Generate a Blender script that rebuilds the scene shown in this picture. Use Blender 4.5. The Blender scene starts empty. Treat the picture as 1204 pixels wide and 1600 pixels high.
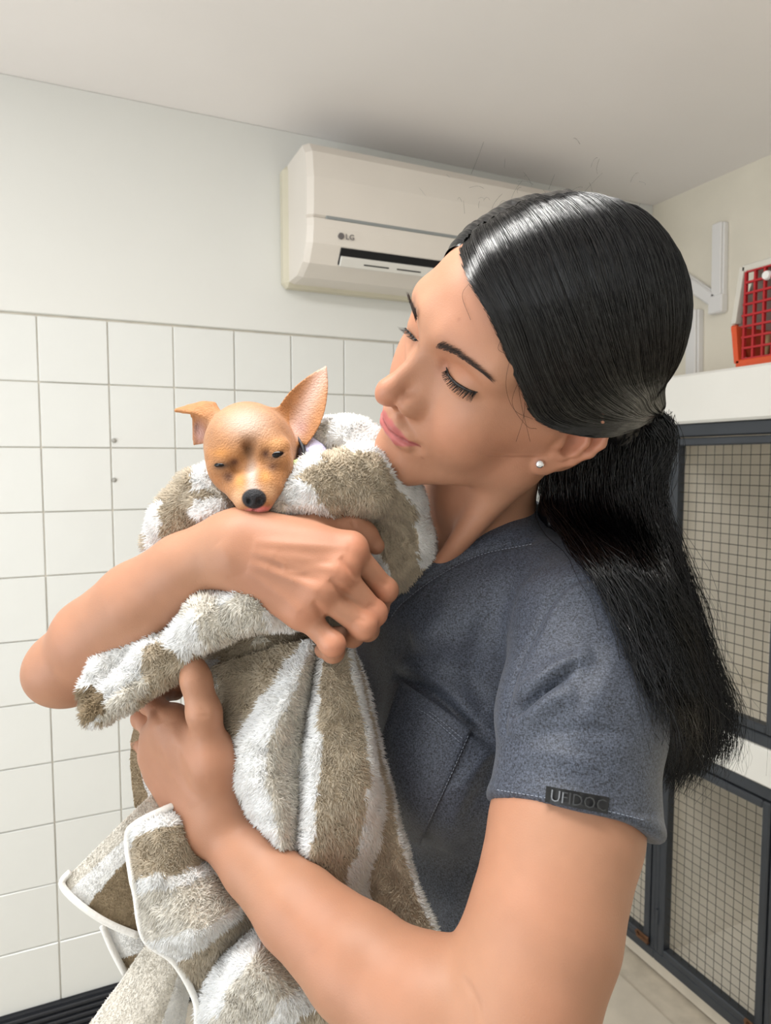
import bpy, math, random
import numpy as np
from mathutils import Vector, Matrix

# ------------------------------------------------------------------ camera
FPX, CX, CY = 1080.0, 602.0, 800.0          # focal length and centre for a 1204 x 1600 frame
HCAM = 1.42
PITCH = math.radians(4.2)
YAW = math.radians(-24.5)                    # the room is axis-aligned, the photographer stands at an angle
RZ = Matrix.Rotation(YAW, 3, 'Z')
scene = bpy.context.scene
COL = scene.collection
cam_data = bpy.data.cameras.new('camera')
cam_data.sensor_fit = 'VERTICAL'
cam_data.sensor_height = 36.0
cam_data.lens = FPX / 1600.0 * 36.0
cam_data.clip_start = 0.02
cam = bpy.data.objects.new('camera', cam_data)
COL.objects.link(cam)
cam.location = (0, 0, HCAM)
cam.rotation_euler = (math.pi / 2 - PITCH, 0, YAW)
scene.camera = cam
cam_data.dof.use_dof = True
cam_data.dof.focus_distance = 0.53
cam_data.dof.aperture_fstop = 14.0

# ------------------------------------------------------------------ world, lights, exposure
world = bpy.data.worlds.new('world')
scene.world = world
world.use_nodes = True
wbg = world.node_tree.nodes['Background']
wbg.inputs[0].default_value = (0.91, 0.965, 1.0, 1)
wbg.inputs[1].default_value = 1.65

def area_light(name, loc, target, sx, sy, power, color):
    d = bpy.data.lights.new(name, 'AREA')
    d.shape = 'RECTANGLE'; d.size = sx; d.size_y = sy
    d.energy = power; d.color = color
    o = bpy.data.objects.new(name, d)
    COL.objects.link(o)
    loc = RZ @ Vector(loc); target = RZ @ Vector(target)
    o.location = loc
    o.rotation_euler = (Vector(target) - Vector(loc)).to_track_quat('-Z', 'Y').to_euler()
    return o
area_light('ceiling_tube_lamp', (-0.22, 0.42, 2.235), (-0.22, 0.44, 0.0), 1.1, 0.24, 18.0, (1.0, 0.985, 0.95))
area_light('window_daylight', (-1.9, -0.9, 1.05), (0.1, 0.8, 1.65), 1.2, 1.1, 19.0, (0.97, 0.99, 1.0))

vs = scene.view_settings
vs.view_transform = 'Standard'
vs.look = 'None'
vs.exposure = 0.05
vs.gamma = 1.0
vs.use_curve_mapping = False

# ------------------------------------------------------------------ frames of reference
_FW = np.array(RZ @ Vector((0, math.cos(PITCH), -math.sin(PITCH))))
_UP = np.array(RZ @ Vector((0, math.sin(PITCH), math.cos(PITCH))))
_RT = np.array(RZ @ Vector((1.0, 0, 0)))
def c2w(V):
    """points (right, up, depth) around the photographer's stand point -> world"""
    V = np.asarray(V, float)
    return V[..., 0:1] * _RT + V[..., 1:2] * _UP + V[..., 2:3] * _FW + np.array([0, 0, HCAM])
def P(u, v, d):
    return np.array([(u - CX) / FPX * d, (CY - v) / FPX * d, d])
def PA(pts):
    return np.array([P(*p) for p in pts])
def px_of(V):
    return CX + FPX * V[:, 0] / V[:, 2], CY - FPX * V[:, 1] / V[:, 2]

# ------------------------------------------------------------------ object helpers
def tag(o, label=None, cat=None, group=None, kind=None):
    if label: o['label'] = label
    if cat: o['category'] = cat
    if group: o['group'] = group
    if kind: o['kind'] = kind
    return o
def link(name, me, mat=None, parent=None):
    o = bpy.data.objects.new(name, me)
    COL.objects.link(o)
    if mat is not None:
        me.materials.clear(); me.materials.append(mat)
    if parent is not None:
        o.parent = parent
    return o
def empty(name, loc=(0, 0, 0)):
    o = bpy.data.objects.new(name, None)
    o.empty_display_size = 0.05
    COL.objects.link(o); o.location = loc
    return o
def np_mesh(name, V, F, smooth=True):
    """fast mesh from numpy arrays; F is (n,3) or (n,4)"""
    V = np.ascontiguousarray(V, dtype=np.float32); F = np.ascontiguousarray(F, dtype=np.int32)
    me = bpy.data.meshes.new(name)
    n, k = F.shape
    me.vertices.add(len(V)); me.vertices.foreach_set('co', V.ravel())
    me.loops.add(n * k); me.loops.foreach_set('vertex_index', F.ravel())
    me.polygons.add(n)
    me.polygons.foreach_set('loop_start', np.arange(0, n * k, k, dtype=np.int32))
    me.polygons.foreach_set('use_smooth', np.full(n, bool(smooth)))
    me.update(calc_edges=True)
    return me
def set_col(me, C, name='Col'):
    a = me.attributes.new(name, 'FLOAT_COLOR', 'POINT')
    C4 = np.ones((len(C), 4), np.float32); C4[:, :3] = C
    a.data.foreach_set('color', C4.ravel())
def lin(r, g, b):
    f = lambda c: (c / 255 / 12.92) if c / 255 <= 0.04045 else ((c / 255 + 0.055) / 1.055) ** 2.4
    return (f(r), f(g), f(b))

class MB:
    """collects simple shapes into one mesh"""
    def __init__(s): s.v = []; s.f = []
    def add(s, v, f):
        n = len(s.v); s.v += [tuple(map(float, p)) for p in v]; s.f += [tuple(i + n for i in q) for q in f]
    def box(s, x0, x1, y0, y1, z0, z1, bev=0.0, M=None):
        b = min(bev, (x1 - x0) * .45, (y1 - y0) * .45, (z1 - z0) * .45)
        if b <= 0:
            v = [(x, y, z) for z in (z0, z1) for y in (y0, y1) for x in (x0, x1)]
            f = [(0, 2, 3, 1), (4, 5, 7, 6), (0, 1, 5, 4), (2, 6, 7, 3), (0, 4, 6, 2), (1, 3, 7, 5)]
        else:
            v = []; idx = {}
            X = (x0, x1); Y = (y0, y1); Z = (z0, z1)
            for i in (0, 1):
                for j in (0, 1):
                    for k in (0, 1):
                        sx, sy, sz = (1 - 2 * i) * b, (1 - 2 * j) * b, (1 - 2 * k) * b
                        idx[i, j, k, 'x'] = len(v); v.append((X[i], Y[j] + sy, Z[k] + sz))
                        idx[i, j, k, 'y'] = len(v); v.append((X[i] + sx, Y[j], Z[k] + sz))
                        idx[i, j, k, 'z'] = len(v); v.append((X[i] + sx, Y[j] + sy, Z[k]))
            f = []
            R = range(2)
            for i in R:
                q = [idx[i, a, c, 'x'] for a, c in ((0, 0), (1, 0), (1, 1), (0, 1))]; f.append(q if i else q[::-1])
                q = [idx[a, i, c, 'y'] for a, c in ((0, 0), (0, 1), (1, 1), (1, 0))]; f.append(q if i else q[::-1])
                q = [idx[a, c, i, 'z'] for a, c in ((0, 0), (1, 0), (1, 1), (0, 1))]; f.append(q if i else q[::-1])
            for i in R:
                for j in R:
                    q = [idx[i, j, 0, 'x'], idx[i, j, 0, 'y'], idx[i, j, 1, 'y'], idx[i, j, 1, 'x']]; f.append(q if (i + j) % 2 else q[::-1])
                    q = [idx[i, 0, j, 'x'], idx[i, 0, j, 'z'], idx[i, 1, j, 'z'], idx[i, 1, j, 'x']]; f.append(q if (i + j) % 2 == 0 else q[::-1])
                    q = [idx[0, i, j, 'y'], idx[0, i, j, 'z'], idx[1, i, j, 'z'], idx[1, i, j, 'y']]; f.append(q if (i + j) % 2 else q[::-1])
                    for k in R:
                        t = [idx[i, j, k, 'x'], idx[i, j, k, 'y'], idx[i, j, k, 'z']]; f.append(t if (i + j + k) % 2 else t[::-1])
        if M is not None: v = [tuple(M @ Vector(p)) for p in v]
        s.add(v, f)
    def tube(s, pts, r, n=8, caps=True, M=None):
        pts = [Vector(p) for p in pts]
        rr = r if hasattr(r, '__len__') else [r] * len(pts)
        v = []; f = []
        prev = None
        for i, p in enumerate(pts):
            t = (pts[min(i + 1, len(pts) - 1)] - pts[max(i - 1, 0)]).normalized()
            a = prev if prev is not None else (Vector((0, 0, 1)) if abs(t.z) < .9 else Vector((1, 0, 0)))
            b = t.cross(a).normalized(); a = b.cross(t).normalized(); prev = a
            for k in range(n):
                w = 2 * math.pi * k / n
                v.append(p + (a * math.cos(w) + b * math.sin(w)) * rr[i])
        for i in range(len(pts) - 1):
            for k in range(n):
                f.append((i * n + k, (i + 1) * n + k, (i + 1) * n + (k + 1) % n, i * n + (k + 1) % n))
        if caps:
            f.append(tuple(range(n))); f.append(tuple(range(len(v) - 1, len(v) - n - 1, -1)))
        if M is not None: v = [M @ p for p in v]
        s.add(v, f)
    def prism(s, poly, y0, y1, M=None):
        """poly: (x, z) outline, extruded from y0 to y1"""
        n = len(poly)
        v = [(x, y0, z) for x, z in poly] + [(x, y1, z) for x, z in poly]
        f = [tuple(range(n)), tuple(range(2 * n - 1, n - 1, -1))] + [(i, i + n, (i + 1) % n + n, (i + 1) % n) for i in range(n)]
        if M is not None: v = [tuple(M @ Vector(p)) for p in v]
        s.add(v, f)
    def build(s, name, mat=None, parent=None, smooth=False, M=None):
        me = bpy.data.meshes.new(name)
        v = s.v if M is None else [tuple(M @ Vector(p)) for p in s.v]
        me.from_pydata(v, [], s.f)
        import bmesh
        bm = bmesh.new(); bm.from_mesh(me); bmesh.ops.recalc_face_normals(bm, faces=bm.faces); bm.to_mesh(me); bm.free()
        if smooth:
            me.polygons.foreach_set('use_smooth', [True] * len(me.polygons))
        me.update()
        return link(name, me, mat, parent)

# ------------------------------------------------------------------ materials
def mat(name, color, rough=0.5, spec=0.5, metal=0.0, noise=0.0, nscale=30, bump=0.0, bscale=200, attr=None, sss=0.0,
        sheen=0.0, coat=0.0, nstretch=None):
    m = bpy.data.materials.new(name); m.use_nodes = True
    nt = m.node_tree; b = nt.nodes['Principled BSDF']
    b.inputs['Roughness'].default_value = rough
    b.inputs['Specular IOR Level'].default_value = spec
    b.inputs['Metallic'].default_value = metal
    b.inputs['Coat Weight'].default_value = coat
    if sheen:
        b.inputs['Sheen Weight'].default_value = sheen; b.inputs['Sheen Roughness'].default_value = .5
    if sss:
        b.inputs['Subsurface Weight'].default_value = sss
        b.inputs['Subsurface Radius'].default_value = (1.0, .4, .22)
        b.inputs['Subsurface Scale'].default_value = 0.006
    tc = nt.nodes.new('ShaderNodeTexCoord')
    mp = nt.nodes.new('ShaderNodeMapping'); nt.links.new(tc.outputs['Object'], mp.inputs[0])
    if nstretch: mp.inputs['Scale'].default_value = nstretch
    if attr:
        src = nt.nodes.new('ShaderNodeAttribute'); src.attribute_name = attr; out = src.outputs['Color']
    else:
        src = nt.nodes.new('ShaderNodeRGB'); src.outputs[0].default_value = (*color, 1); out = src.outputs[0]
    if noise:
        n = nt.nodes.new('ShaderNodeTexNoise'); n.inputs['Scale'].default_value = nscale; n.inputs['Detail'].default_value = 4
        nt.links.new(mp.outputs[0], n.inputs['Vector'])
        r = nt.nodes.new('ShaderNodeMapRange'); r.inputs[1].default_value = .3; r.inputs[2].default_value = .7
        r.inputs[3].default_value = 1 - noise; r.inputs[4].default_value = 1 + noise
        nt.links.new(n.outputs[0], r.inputs[0])
        mx = nt.nodes.new('ShaderNodeMix'); mx.data_type = 'RGBA'; mx.blend_type = 'MULTIPLY'; mx.inputs[0].default_value = 1
        nt.links.new(out, mx.inputs[6]); nt.links.new(r.outputs[0], mx.inputs[7]); out = mx.outputs[2]
    nt.links.new(out, b.inputs['Base Color'])
    if bump:
        n = nt.nodes.new('ShaderNodeTexNoise'); n.inputs['Scale'].default_value = bscale; n.inputs['Detail'].default_value = 3
        nt.links.new(mp.outputs[0], n.inputs['Vector'])
        bp = nt.nodes.new('ShaderNodeBump'); bp.inputs['Strength'].default_value = bump; bp.inputs['Distance'].default_value = 0.002
        nt.links.new(n.outputs[0], bp.inputs['Height']); nt.links.new(bp.outputs[0], b.inputs['Normal'])
    return m
# ================================================================== THE ROOM
AD = Vector((1, 0, 0))            # along the tiled wall, away to the right
BD = Vector((0, -1, 0))           # along the cage wall, towards the camera
NW = BD.copy()                    # normal of the tiled wall (into the room)
NR = -AD                          # normal of the cage wall (into the room)
W0 = RZ @ Vector((-0.877, 1.573, 0))
CORNER = W0 + AD * 1.943
CEIL = 2.27
def frame(origin, ex, ey):
    ez = Vector((0, 0, 1))
    return Matrix(((ex.x, ey.x, ez.x, origin.x), (ex.y, ey.y, ez.y, origin.y), (ex.z, ey.z, ez.z, origin.z), (0, 0, 0, 1)))
ML = frame(W0, AD, NW)            # local x along the wall, y into the room, z up
MR = frame(CORNER, BD, NR)        # local x towards the camera, y into the room

m_plaster = mat('plaster_white', lin(226, 226, 222), .85, .2, noise=.015, nscale=3, bump=.06, bscale=60)
m_ceil = mat('ceiling_paint', lin(244, 240, 238), .9, .15, noise=.02, nscale=2.5, bump=.05, bscale=40)
m_beige = mat('beige_wall_paint', lin(234, 227, 211), .8, .2, noise=.05, nscale=5, bump=.08, bscale=50)
m_tile = mat('glazed_tile', lin(226, 227, 224), .16, .5, noise=.02, nscale=6, bump=.03, bscale=14)
m_grout = mat('grout', lin(222, 216, 204), .9, .1, noise=.10, nscale=25)
m_rubber = mat('black_rubber', lin(38, 40, 46), .55, .4)
m_floor = mat('floor_tile', lin(214, 204, 188), .35, .4, noise=.08, nscale=12, bump=.05)
m_floorg = mat('floor_grout', lin(204, 194, 178), .8, .2, noise=.12, nscale=20)

def struct(o): return tag(o, kind='structure')
# floor
b = MB(); b.box(CORNER.x - 4.1, CORNER.x + .12, CORNER.y - 3.6, CORNER.y + .12, -.06, -0.004)
floor = struct(b.build('floor', m_floorg))
tm = None
for i in range(-4, 7):
    for j in range(0, 4):
        if tm is None:
            b = MB(); b.box(-.0985, .0985, -.0985, .0985, -.006, 0.0, .0015); o = b.build('floor_tile', m_floor, floor); tm = o.data
        else:
            o = link('floor_tile', tm, None, floor)
        q = CORNER + BD * (.30 + i * .2) + NR * (.55 + j * .2)
        o.location = q; o.rotation_euler = (0, 0, math.atan2(BD.y, BD.x))
b = MB(); b.box(CORNER.x - 4.1, CORNER.x + .12, CORNER.y - 3.6, CORNER.y + .12, CEIL, CEIL + .08)
struct(b.build('ceiling', m_ceil))
# tiled wall
b = MB(); b.box(-2.2, 1.943, -.12, -.006, 0, CEIL)
wall_left = struct(b.build('wall_left', m_grout, M=ML))
b = MB(); b.box(-2.2, 1.943, -.008, .004, 1.757, CEIL, .002)
b.build('plaster', m_plaster, wall_left, M=ML)
TP = .1505
tm = None
for c in range(-6, 13):
    for r in range(11):
        s0 = .087 + c * TP; z1 = 1.753 - r * TP
        if s0 + TP > 1.95: continue
        if tm is None:
            b = MB(); b.box(.0013, TP - .0013, -.008, 0, -TP + .0013, -.0013, .0016); o = b.build('tile', m_tile, wall_left); tm = o.data
        else:
            o = link('tile', tm, None, wall_left)
        rr = random.Random(c * 31 + r)
        o.matrix_local = ML @ Matrix.Translation((s0, rr.uniform(-.0004, .0004), z1)) @ Matrix.Rotation(rr.uniform(-.004, .004), 4, 'X') @ Matrix.Rotation(rr.uniform(-.004, .004), 4, 'Z')
# skirting of ribbed black rubber
b = MB()
b.box(-2.2, 1.943, -.004, .012, 0.0, .098)
for k in range(6):
    b.box(-2.2, 1.943, .010, .020, .004 + k * .016, .013 + k * .016, .002)
struct(b.build('baseboard_left', m_rubber, M=ML))
# cage wall
b = MB(); b.box(0, 3.2, -.12, 0, 0, CEIL)
struct(b.build('wall_right', m_beige, M=MR))
b = MB(); b.box(CORNER.x - 4.1, CORNER.x + .12, -1.22, -1.10, 0, CEIL)
struct(b.build('wall_front', m_plaster))  # unseen wall behind the camera, put in to cut the front fill light
# little wall anchors left in the tile joints
m_anchor = mat('grey_plug', lin(168, 166, 160), .6)
for k, (s_, z_) in enumerate([(.245, 1.470), (.243, 1.375)]):
    b = MB(); b.tube([(s_, -.002, z_), (s_, .004, z_)], [.006, .005], 10)
    tag(b.build('wall_plug', m_anchor, None, True, M=ML), ['grey wall plug in the tile joint level with the dog ears', 'faint grey wall plug in the tile joint level with the dog eyes'][k], 'wall plug')

# ------------------------------------------------------------------ air conditioner
m_ac = mat('ac_plastic', lin(224, 217, 208), .38, .45, noise=.02, nscale=9)
m_acb = mat('ac_back_plate', lin(208, 202, 182), .5, .4, noise=.03, nscale=9)
m_dark = mat('dark_slot', lin(26, 27, 29), .6, .3)
m_silver = mat('silver_strip', lin(150, 155, 156), .35, .5, .3)
m_louver = mat('louver_plastic', lin(222, 220, 214), .4)
AS, AZ, AW = .672, 1.875, .86
ac = empty('air_conditioner', ML @ Vector((AS + AW / 2, .1, AZ)))
tag(ac, 'cream wall-mounted split air conditioner high on the white wall', 'air conditioner')
ACM = Matrix.Translation(-ac.location) @ ML
def acp(bm, name, m, smooth=False, parent=ac): return bm.build(name, m, parent, smooth, M=ACM)
b = MB(); b.box(AS - .012, AS + AW + .012, 0, .045, AZ - .008, AZ + .295, .012); acp(b, 'back_plate', m_acb)
prof = [(.04, .0), (.118, .0), (.168, .022), (.196, .062), (.203, .10), (.203, .118), (.196, .122), (.203, .126), (.207, .21), (.196, .272), (.172, .298), (.04, .298)]
def ac_body(x0, x1, inset):
    v = []; n = len(prof)
    for x, t in ((x0, .93), (x0 + inset, 1.0), (x1 - inset, 1.0), (x1, .93)):
        for (y, z) in prof: v.append((x, .04 + (y - .04) * t, AZ + .149 + (z - .149) * (1 - (1 - t) * .35)))
    f = [tuple(range(n)), tuple(range(4 * n - 1, 3 * n - 1, -1))]
    for j in range(3):
        for i in range(n): f.append((j * n + i, (j + 1) * n + i, (j + 1) * n + (i + 1) % n, j * n + (i + 1) % n))
    return v, f
b = MB(); b.add(*ac_body(AS, AS + AW, .014)); body_ac = acp(b, 'body', m_ac)
b = MB(); b.box(AS + .045, AS + AW - .045, .1965, .2045, AZ + .1185, AZ + .1262, .001); acp(b, 'trim_strip', m_silver)
# outlet: a dark recess on the sloping underside with a louver in it
T = Matrix.Translation((0, .168, AZ + .022)) @ Matrix.Rotation(math.atan2(.040, .028) , 4, 'X')
b = MB(); b.box(AS + .085, AS + AW - .075, .004, .046, -.003, .002, .001, M=T); acp(b, 'outlet', m_dark)
b = MB(); b.box(AS + .088, AS + AW - .08, .002, .027, -.008, -.001, .002, M=T); lv = acp(b, 'louver', m_louver)
for k in range(7):
    b = MB(); x = AS + .15 + k * .09
    b.box(x, x + .068, .0120, .0150, -.0088, -.006, M=T); acp(b, 'louver_slot', m_dark, parent=lv)
# maker's mark
m_logo = mat('logo_grey', lin(105, 100, 100), .5)
MLG = ACM @ Matrix(((1, 0, 0, AS + .083), (0, 0, 1, .2005), (0, 1, 0, AZ + .086), (0, 0, 0, 1)))
MLG = ACM @ Matrix.Translation((AS + .083, .2025, AZ + .084)) @ Matrix.Rotation(math.radians(90 + 6), 4, 'X') @ Matrix.Rotation(math.pi, 4, 'Y') @ Matrix.Scale(-1, 4, (1, 0, 0))
b = MB(); b.tube([(0, 0, -.003), (0, 0, .0012)], .0075, 20); lg = b.build('logo', m_logo, ac, M=MLG)
def text_mesh(body, size, extrude):
    cu = bpy.data.curves.new('letters', 'FONT'); cu.body = body; cu.size = size; cu.extrude = extrude; cu.resolution_u = 2
    to = bpy.data.objects.new('letters', cu); COL.objects.link(to)
    dg = bpy.context.evaluated_depsgraph_get()
    me = bpy.data.meshes.new_from_object(to.evaluated_get(dg))
    bpy.data.objects.remove(to); bpy.data.curves.remove(cu)
    return me
me = text_mesh('LG', .019, .0006)
me.transform(MLG @ Matrix.Translation((.011, -.0065, 0)))
link('lettering', me, m_logo, lg)
b = MB(); b.prism([(AS + .052, AZ + .040), (AS + .064, AZ + .040), (AS + .058, AZ + .050)], .170, .1785); acp(b, 'indicator', m_dark)

# ------------------------------------------------------------------ cages along the right wall
m_frame = mat('dark_grey_steel', lin(58, 62, 68), .42, .5, .2, noise=.08, nscale=14, bump=.03)
m_wire = mat('wire_mesh_steel', lin(66, 62, 54), .45, .5, .5)
m_slab = mat('white_laminate', lin(228, 226, 220), .35, .4, noise=.02, nscale=5)
m_inner = mat('cage_lining', lin(240, 234, 222), .3, .4, noise=.06, nscale=5)
m_inner2 = mat('cage_lining_grout', lin(196, 184, 164), .8)
m_rust = mat('rusty_latch', lin(110, 78, 55), .6, .4, .5, noise=.3, nscale=60)
CD = .415                                  # depth of the cages
SF = (RZ @ Vector((.63, 1.95, 0)) - CORNER).dot(BD)     # along-wall position of the floor line seen at the arm
def sx(s): return SF + s
Z_SH0, Z_SH1 = 1.512, 1.632
# continuous white top board
b = MB(); b.box(max(.025, sx(-.44)), sx(.70), .0, CD + .012, Z_SH0, Z_SH1, .006)
tag(b.build('cage_top_board', m_slab, None, M=MR), 'thick white board lying along the top of the dark cages', 'shelf')
b = MB(); b.box(max(.025, sx(-.44)), sx(.70), .0, CD + .004, .700, .785, .004)
tag(b.build('cage_middle_board', m_slab, None, M=MR), 'white board between the upper and lower rows of cages', 'shelf')
def cage(s0, s1, z0, z1, label, lw=.036, latch=False):
    o3 = MR @ Vector((sx((s0 + s1) / 2), CD / 2, z0))
    root = tag(empty('animal_cage', o3), label, 'cage', 'dark wire-fronted cages along the right wall')
    M = Matrix.Translation(-o3) @ MR
    x0, x1 = sx(s0), sx(s1)
    # carcass lining: floor, back, two sides, roof
    b = MB(); b.box(x0, x1, .004, CD - .03, z0, z0 + .012); b.build('cage_floor', m_inner, root, M=M)
    b = MB(); b.box(x0, x1, .002, .010, z0 + .012, z1 - .012); bk = b.build('back_panel', m_inner2, root, M=M)
    nx, nz = max(1, round((x1 - x0) / .15)), max(1, round((z1 - z0) / .15))
    for i in range(nx):
        for j in range(nz):
            wx, wz = (x1 - x0) / nx, (z1 - z0 - .024) / nz
            b = MB(); b.box(x0 + i * wx + .0015, x0 + (i + 1) * wx - .0015, .008, .014, z0 + .012 + j * wz + .0015, z0 + .012 + (j + 1) * wz - .0015, .001)
            b.build('tile', m_inner, bk, M=M)
    for xx in (x0, x1 - .008):
        b = MB(); b.box(xx, xx + .008, .010, CD - .03, z0 + .012, z1 - .012); b.build('side_panel', m_inner, root, M=M)
    b = MB(); b.box(x0, x1, .004, CD - .03, z1 - .012, z1); b.build('roof_panel', m_inner, root, M=M)
    # outer frame
    fy0, fy1 = CD - .034, CD - .004
    for (a0, a1, c0, c1) in ((x0, x1, z1 - .032, z1), (x0, x1, z0, z0 + .028)):
        b = MB(); b.box(a0, a1, fy0, fy1, c0, c1, .003); b.build('frame_rail', m_frame, root, M=M)
    for (a0, a1) in ((x0, x0 + .014), (x1 - .014, x1)):
        b = MB(); b.box(a0, a1, fy0, fy1, z0 + .028, z1 - .032, .003); b.build('frame_post', m_frame, root, M=M)
    # hinged door
    dx0, dx1, dz0, dz1 = x0 + .016, x1 - .016, z0 + .031, z1 - .035
    b = MB(); w = .019
    b.box(dx0, dx0 + w, CD - .028, CD, dz0, dz1, .003); b.box(dx1 - w, dx1, CD - .028, CD, dz0, dz1, .003)
    b.box(dx0 + w, dx1 - w, CD - .028, CD, dz1 - w, dz1, .003); b.box(dx0 + w, dx1 - w, CD - .028, CD, dz0, dz0 + w, .003)
    door = b.build('door', m_frame, root, M=M)
    b = MB(); nv = round((dx1 - dx0 - 2 * w) / .0235); nh = round((dz1 - dz0 - 2 * w) / .0235)
    for i in range(1, nv):
        x = dx0 + w + (dx1 - dx0 - 2 * w) * i / nv; b.tube([(x, CD - .014, dz0 + w), (x, CD - .014, dz1 - w)], .0009, 4, False)
    for i in range(1, nh):
        z = dz0 + w + (dz1 - dz0 - 2 * w) * i / nh; b.tube([(dx0 + w, CD - .0118, z), (dx1 - w, CD - .0118, z)], .0009, 4, False)
    b.build('wire_mesh', m_wire, door, M=M)
    for zz in (dz0 + .10, dz1 - .10):
        b = MB(); b.tube([(x0 + .015, CD + .001, zz - .02), (x0 + .015, CD + .001, zz + .02)], .0045, 8); b.build('hinge', m_frame, door, M=M)
    if latch:
        b = MB(); zz = dz0 + .012; xx = dx1 - .026
        b.box(xx - .012, xx + .03, CD, CD + .006, zz - .010, zz + .012, .002)
        b.tube([(xx - .006, CD + .008, zz), (xx + .034, CD + .008, zz)], .004, 8)
        b.tube([(xx + .0, CD + .008, zz), (xx + .0, CD + .018, zz + .018)], .0035, 8)
        b.build('latch', m_rust, door, M=M)
    return root
CW = .335
c0 = .205
cage(c0, c0 + CW, .785, Z_SH0, 'upper wire-fronted cage right below the red pet carrier')
cage(c0, c0 + CW, .085, .700, 'lower wire-fronted cage with beige floor, at the right picture edge', latch=True)
cage(c0 - CW, c0, .785, Z_SH0, 'upper wire-fronted cage mostly hidden behind the long black hair')
cage(c0 - CW, c0, .085, .700, 'lower wire-fronted cage seen between the bare arm and the dark post', latch=True)
b = MB(); b.box(max(.025, sx(-.44)), sx(.70), .0, CD - .06, 0.0, .085, .004)
tag(b.build('cage_plinth', m_floor, None, M=MR), 'low beige tiled plinth carrying the dark cages', 'plinth')

# ------------------------------------------------------------------ cable trunking on the beige wall
m_pvc = mat('white_pvc', lin(236, 234, 232), .35, .4)
def trunk(label, pts, w=.042, t=.028, y0=0.0):
    """square PVC trunking: pts are (along, z) on the cage wall"""
    o3 = MR @ Vector((pts[0][0], 0, pts[0][1]))
    b = MB()
    for (p, q) in zip(pts[:-1], pts[1:]):
        d = Vector((q[0] - p[0], 0, q[1] - p[1])); L = d.length; ang = math.atan2(d.z, d.x)
        b.box(-.0, L, y0, y0 + t * .72, -w / 2, w / 2, .003, M=Matrix.Translation((p[0], 0, p[1])) @ Matrix.Rotation(-ang, 4, 'Y'))
        b.box(-.0, L, y0 + t * .72, y0 + t, -w / 2 + .004, w / 2 - .004, .003, M=Matrix.Translation((p[0], 0, p[1])) @ Matrix.Rotation(-ang, 4, 'Y'))
    for p in pts[1:-1]:
        b.box(p[0] - w * .62, p[0] + w * .55, y0, y0 + t + .002, p[1] - w * .75, p[1] + w * .55, .004)
    return tag(b.build('cable_trunking', m_pvc, None, M=Matrix.Translation((0, 0, 0)) @ MR), label, 'trunking', 'white cable trunking on the beige wall')
def wall_pt(u, v, off=0.0):
    """a point of the cage wall seen along a line of sight"""
    d = Vector(c2w(P(u, v, 1.0))) - Vector((0, 0, HCAM))
    o = Vector((0, 0, HCAM)); q = CORNER + NR * off
    t = (q - o).dot(NR) / d.dot(NR); p = o + d * t - CORNER
    return (p.dot(BD), p.z)
trunk('white elbowed trunking running up beside the red carrier, open at its top', [wall_pt(1050, 421), wall_pt(1127, 474), wall_pt(1129, 350)])
trunk('short white upright trunking standing on the top board beside the hair', [(wall_pt(1090, 590)[0], Z_SH1), wall_pt(1090, 486)], .046, .034)
# ------------------------------------------------------------------ pet carrier on the top board
m_red = mat('red_plastic', lin(176, 34, 40), .4, .5, noise=.06, nscale=30)
m_orange = mat('orange_plastic', lin(214, 84, 44), .4, .5, noise=.05, nscale=30)
m_cgrey = mat('pale_grey_plastic', lin(206, 202, 192), .45, .4)
m_cin = mat('carrier_inside', lin(120, 112, 104), .7)
KX, KY = sx(.338), .355
o3 = MR @ Vector((KX + .16, .18, Z_SH1))
car = tag(empty('pet_carrier', o3), 'pet carrier with red grid door and orange tray on the white board', 'pet carrier')
KM = Matrix.Translation(-o3) @ MR
zb = Z_SH1
def shell(x0, x1, y0, y1, z0, z1, taper, th, top):
    """open-ended half shell tapering away from the seam"""
    v = []
    for (z, t) in ((z0, 0 if top else taper), (z1, taper if top else 0)):
        for (a, c) in ((x0 + t, y0 + t), (x1 - t, y0 + t), (x1 - t, y1 - t), (x0 + t, y1 - t)): v.append((a, c, z))
    return v
def tub(z0, z1, taper, top, name, m):
    th = .006
    b = MB()
    o = shell(KX, KX + .32, .01, KY - .008, z0, z1, taper, th, top)
    i = shell(KX + th, KX + .32 - th, .01 + th, KY - .008 - .0, z0 + (0 if top else th), z1 - (th if top else 0), taper, th, top)
    f = [(0, 1, 5, 4), (1, 2, 6, 5), (3, 0, 4, 7)]            # three sides, the door side stays open
    b.add(o, f + [((4, 5, 6, 7) if top else (3, 2, 1, 0))]); b.add(i, [q[::-1] for q in f] + [((7, 6, 5, 4) if top else (0, 1, 2, 3))])
    return b.build(name, m, car, M=KM)
tub(zb + .012, zb + .105, .022, False, 'tray', m_orange)
tub(zb + .105, zb + .245, .03, True, 'hood', m_cgrey)
b = MB(); b.box(KX - .012, KX + .332, .0, KY + .004, zb + .098, zb + .110, .003); 
b = MB()
b.box(KX - .014, KX + .334, .004, .012, zb + .096, zb + .112, .003); b.box(KX - .014, KX + .004, .004, KY - .006, zb + .096, zb + .112, .003); b.box(KX + .316, KX + .334, .004, KY - .006, zb + .096, zb + .112, .003)
b.build('seam_rim', m_orange, car, M=KM)
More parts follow.
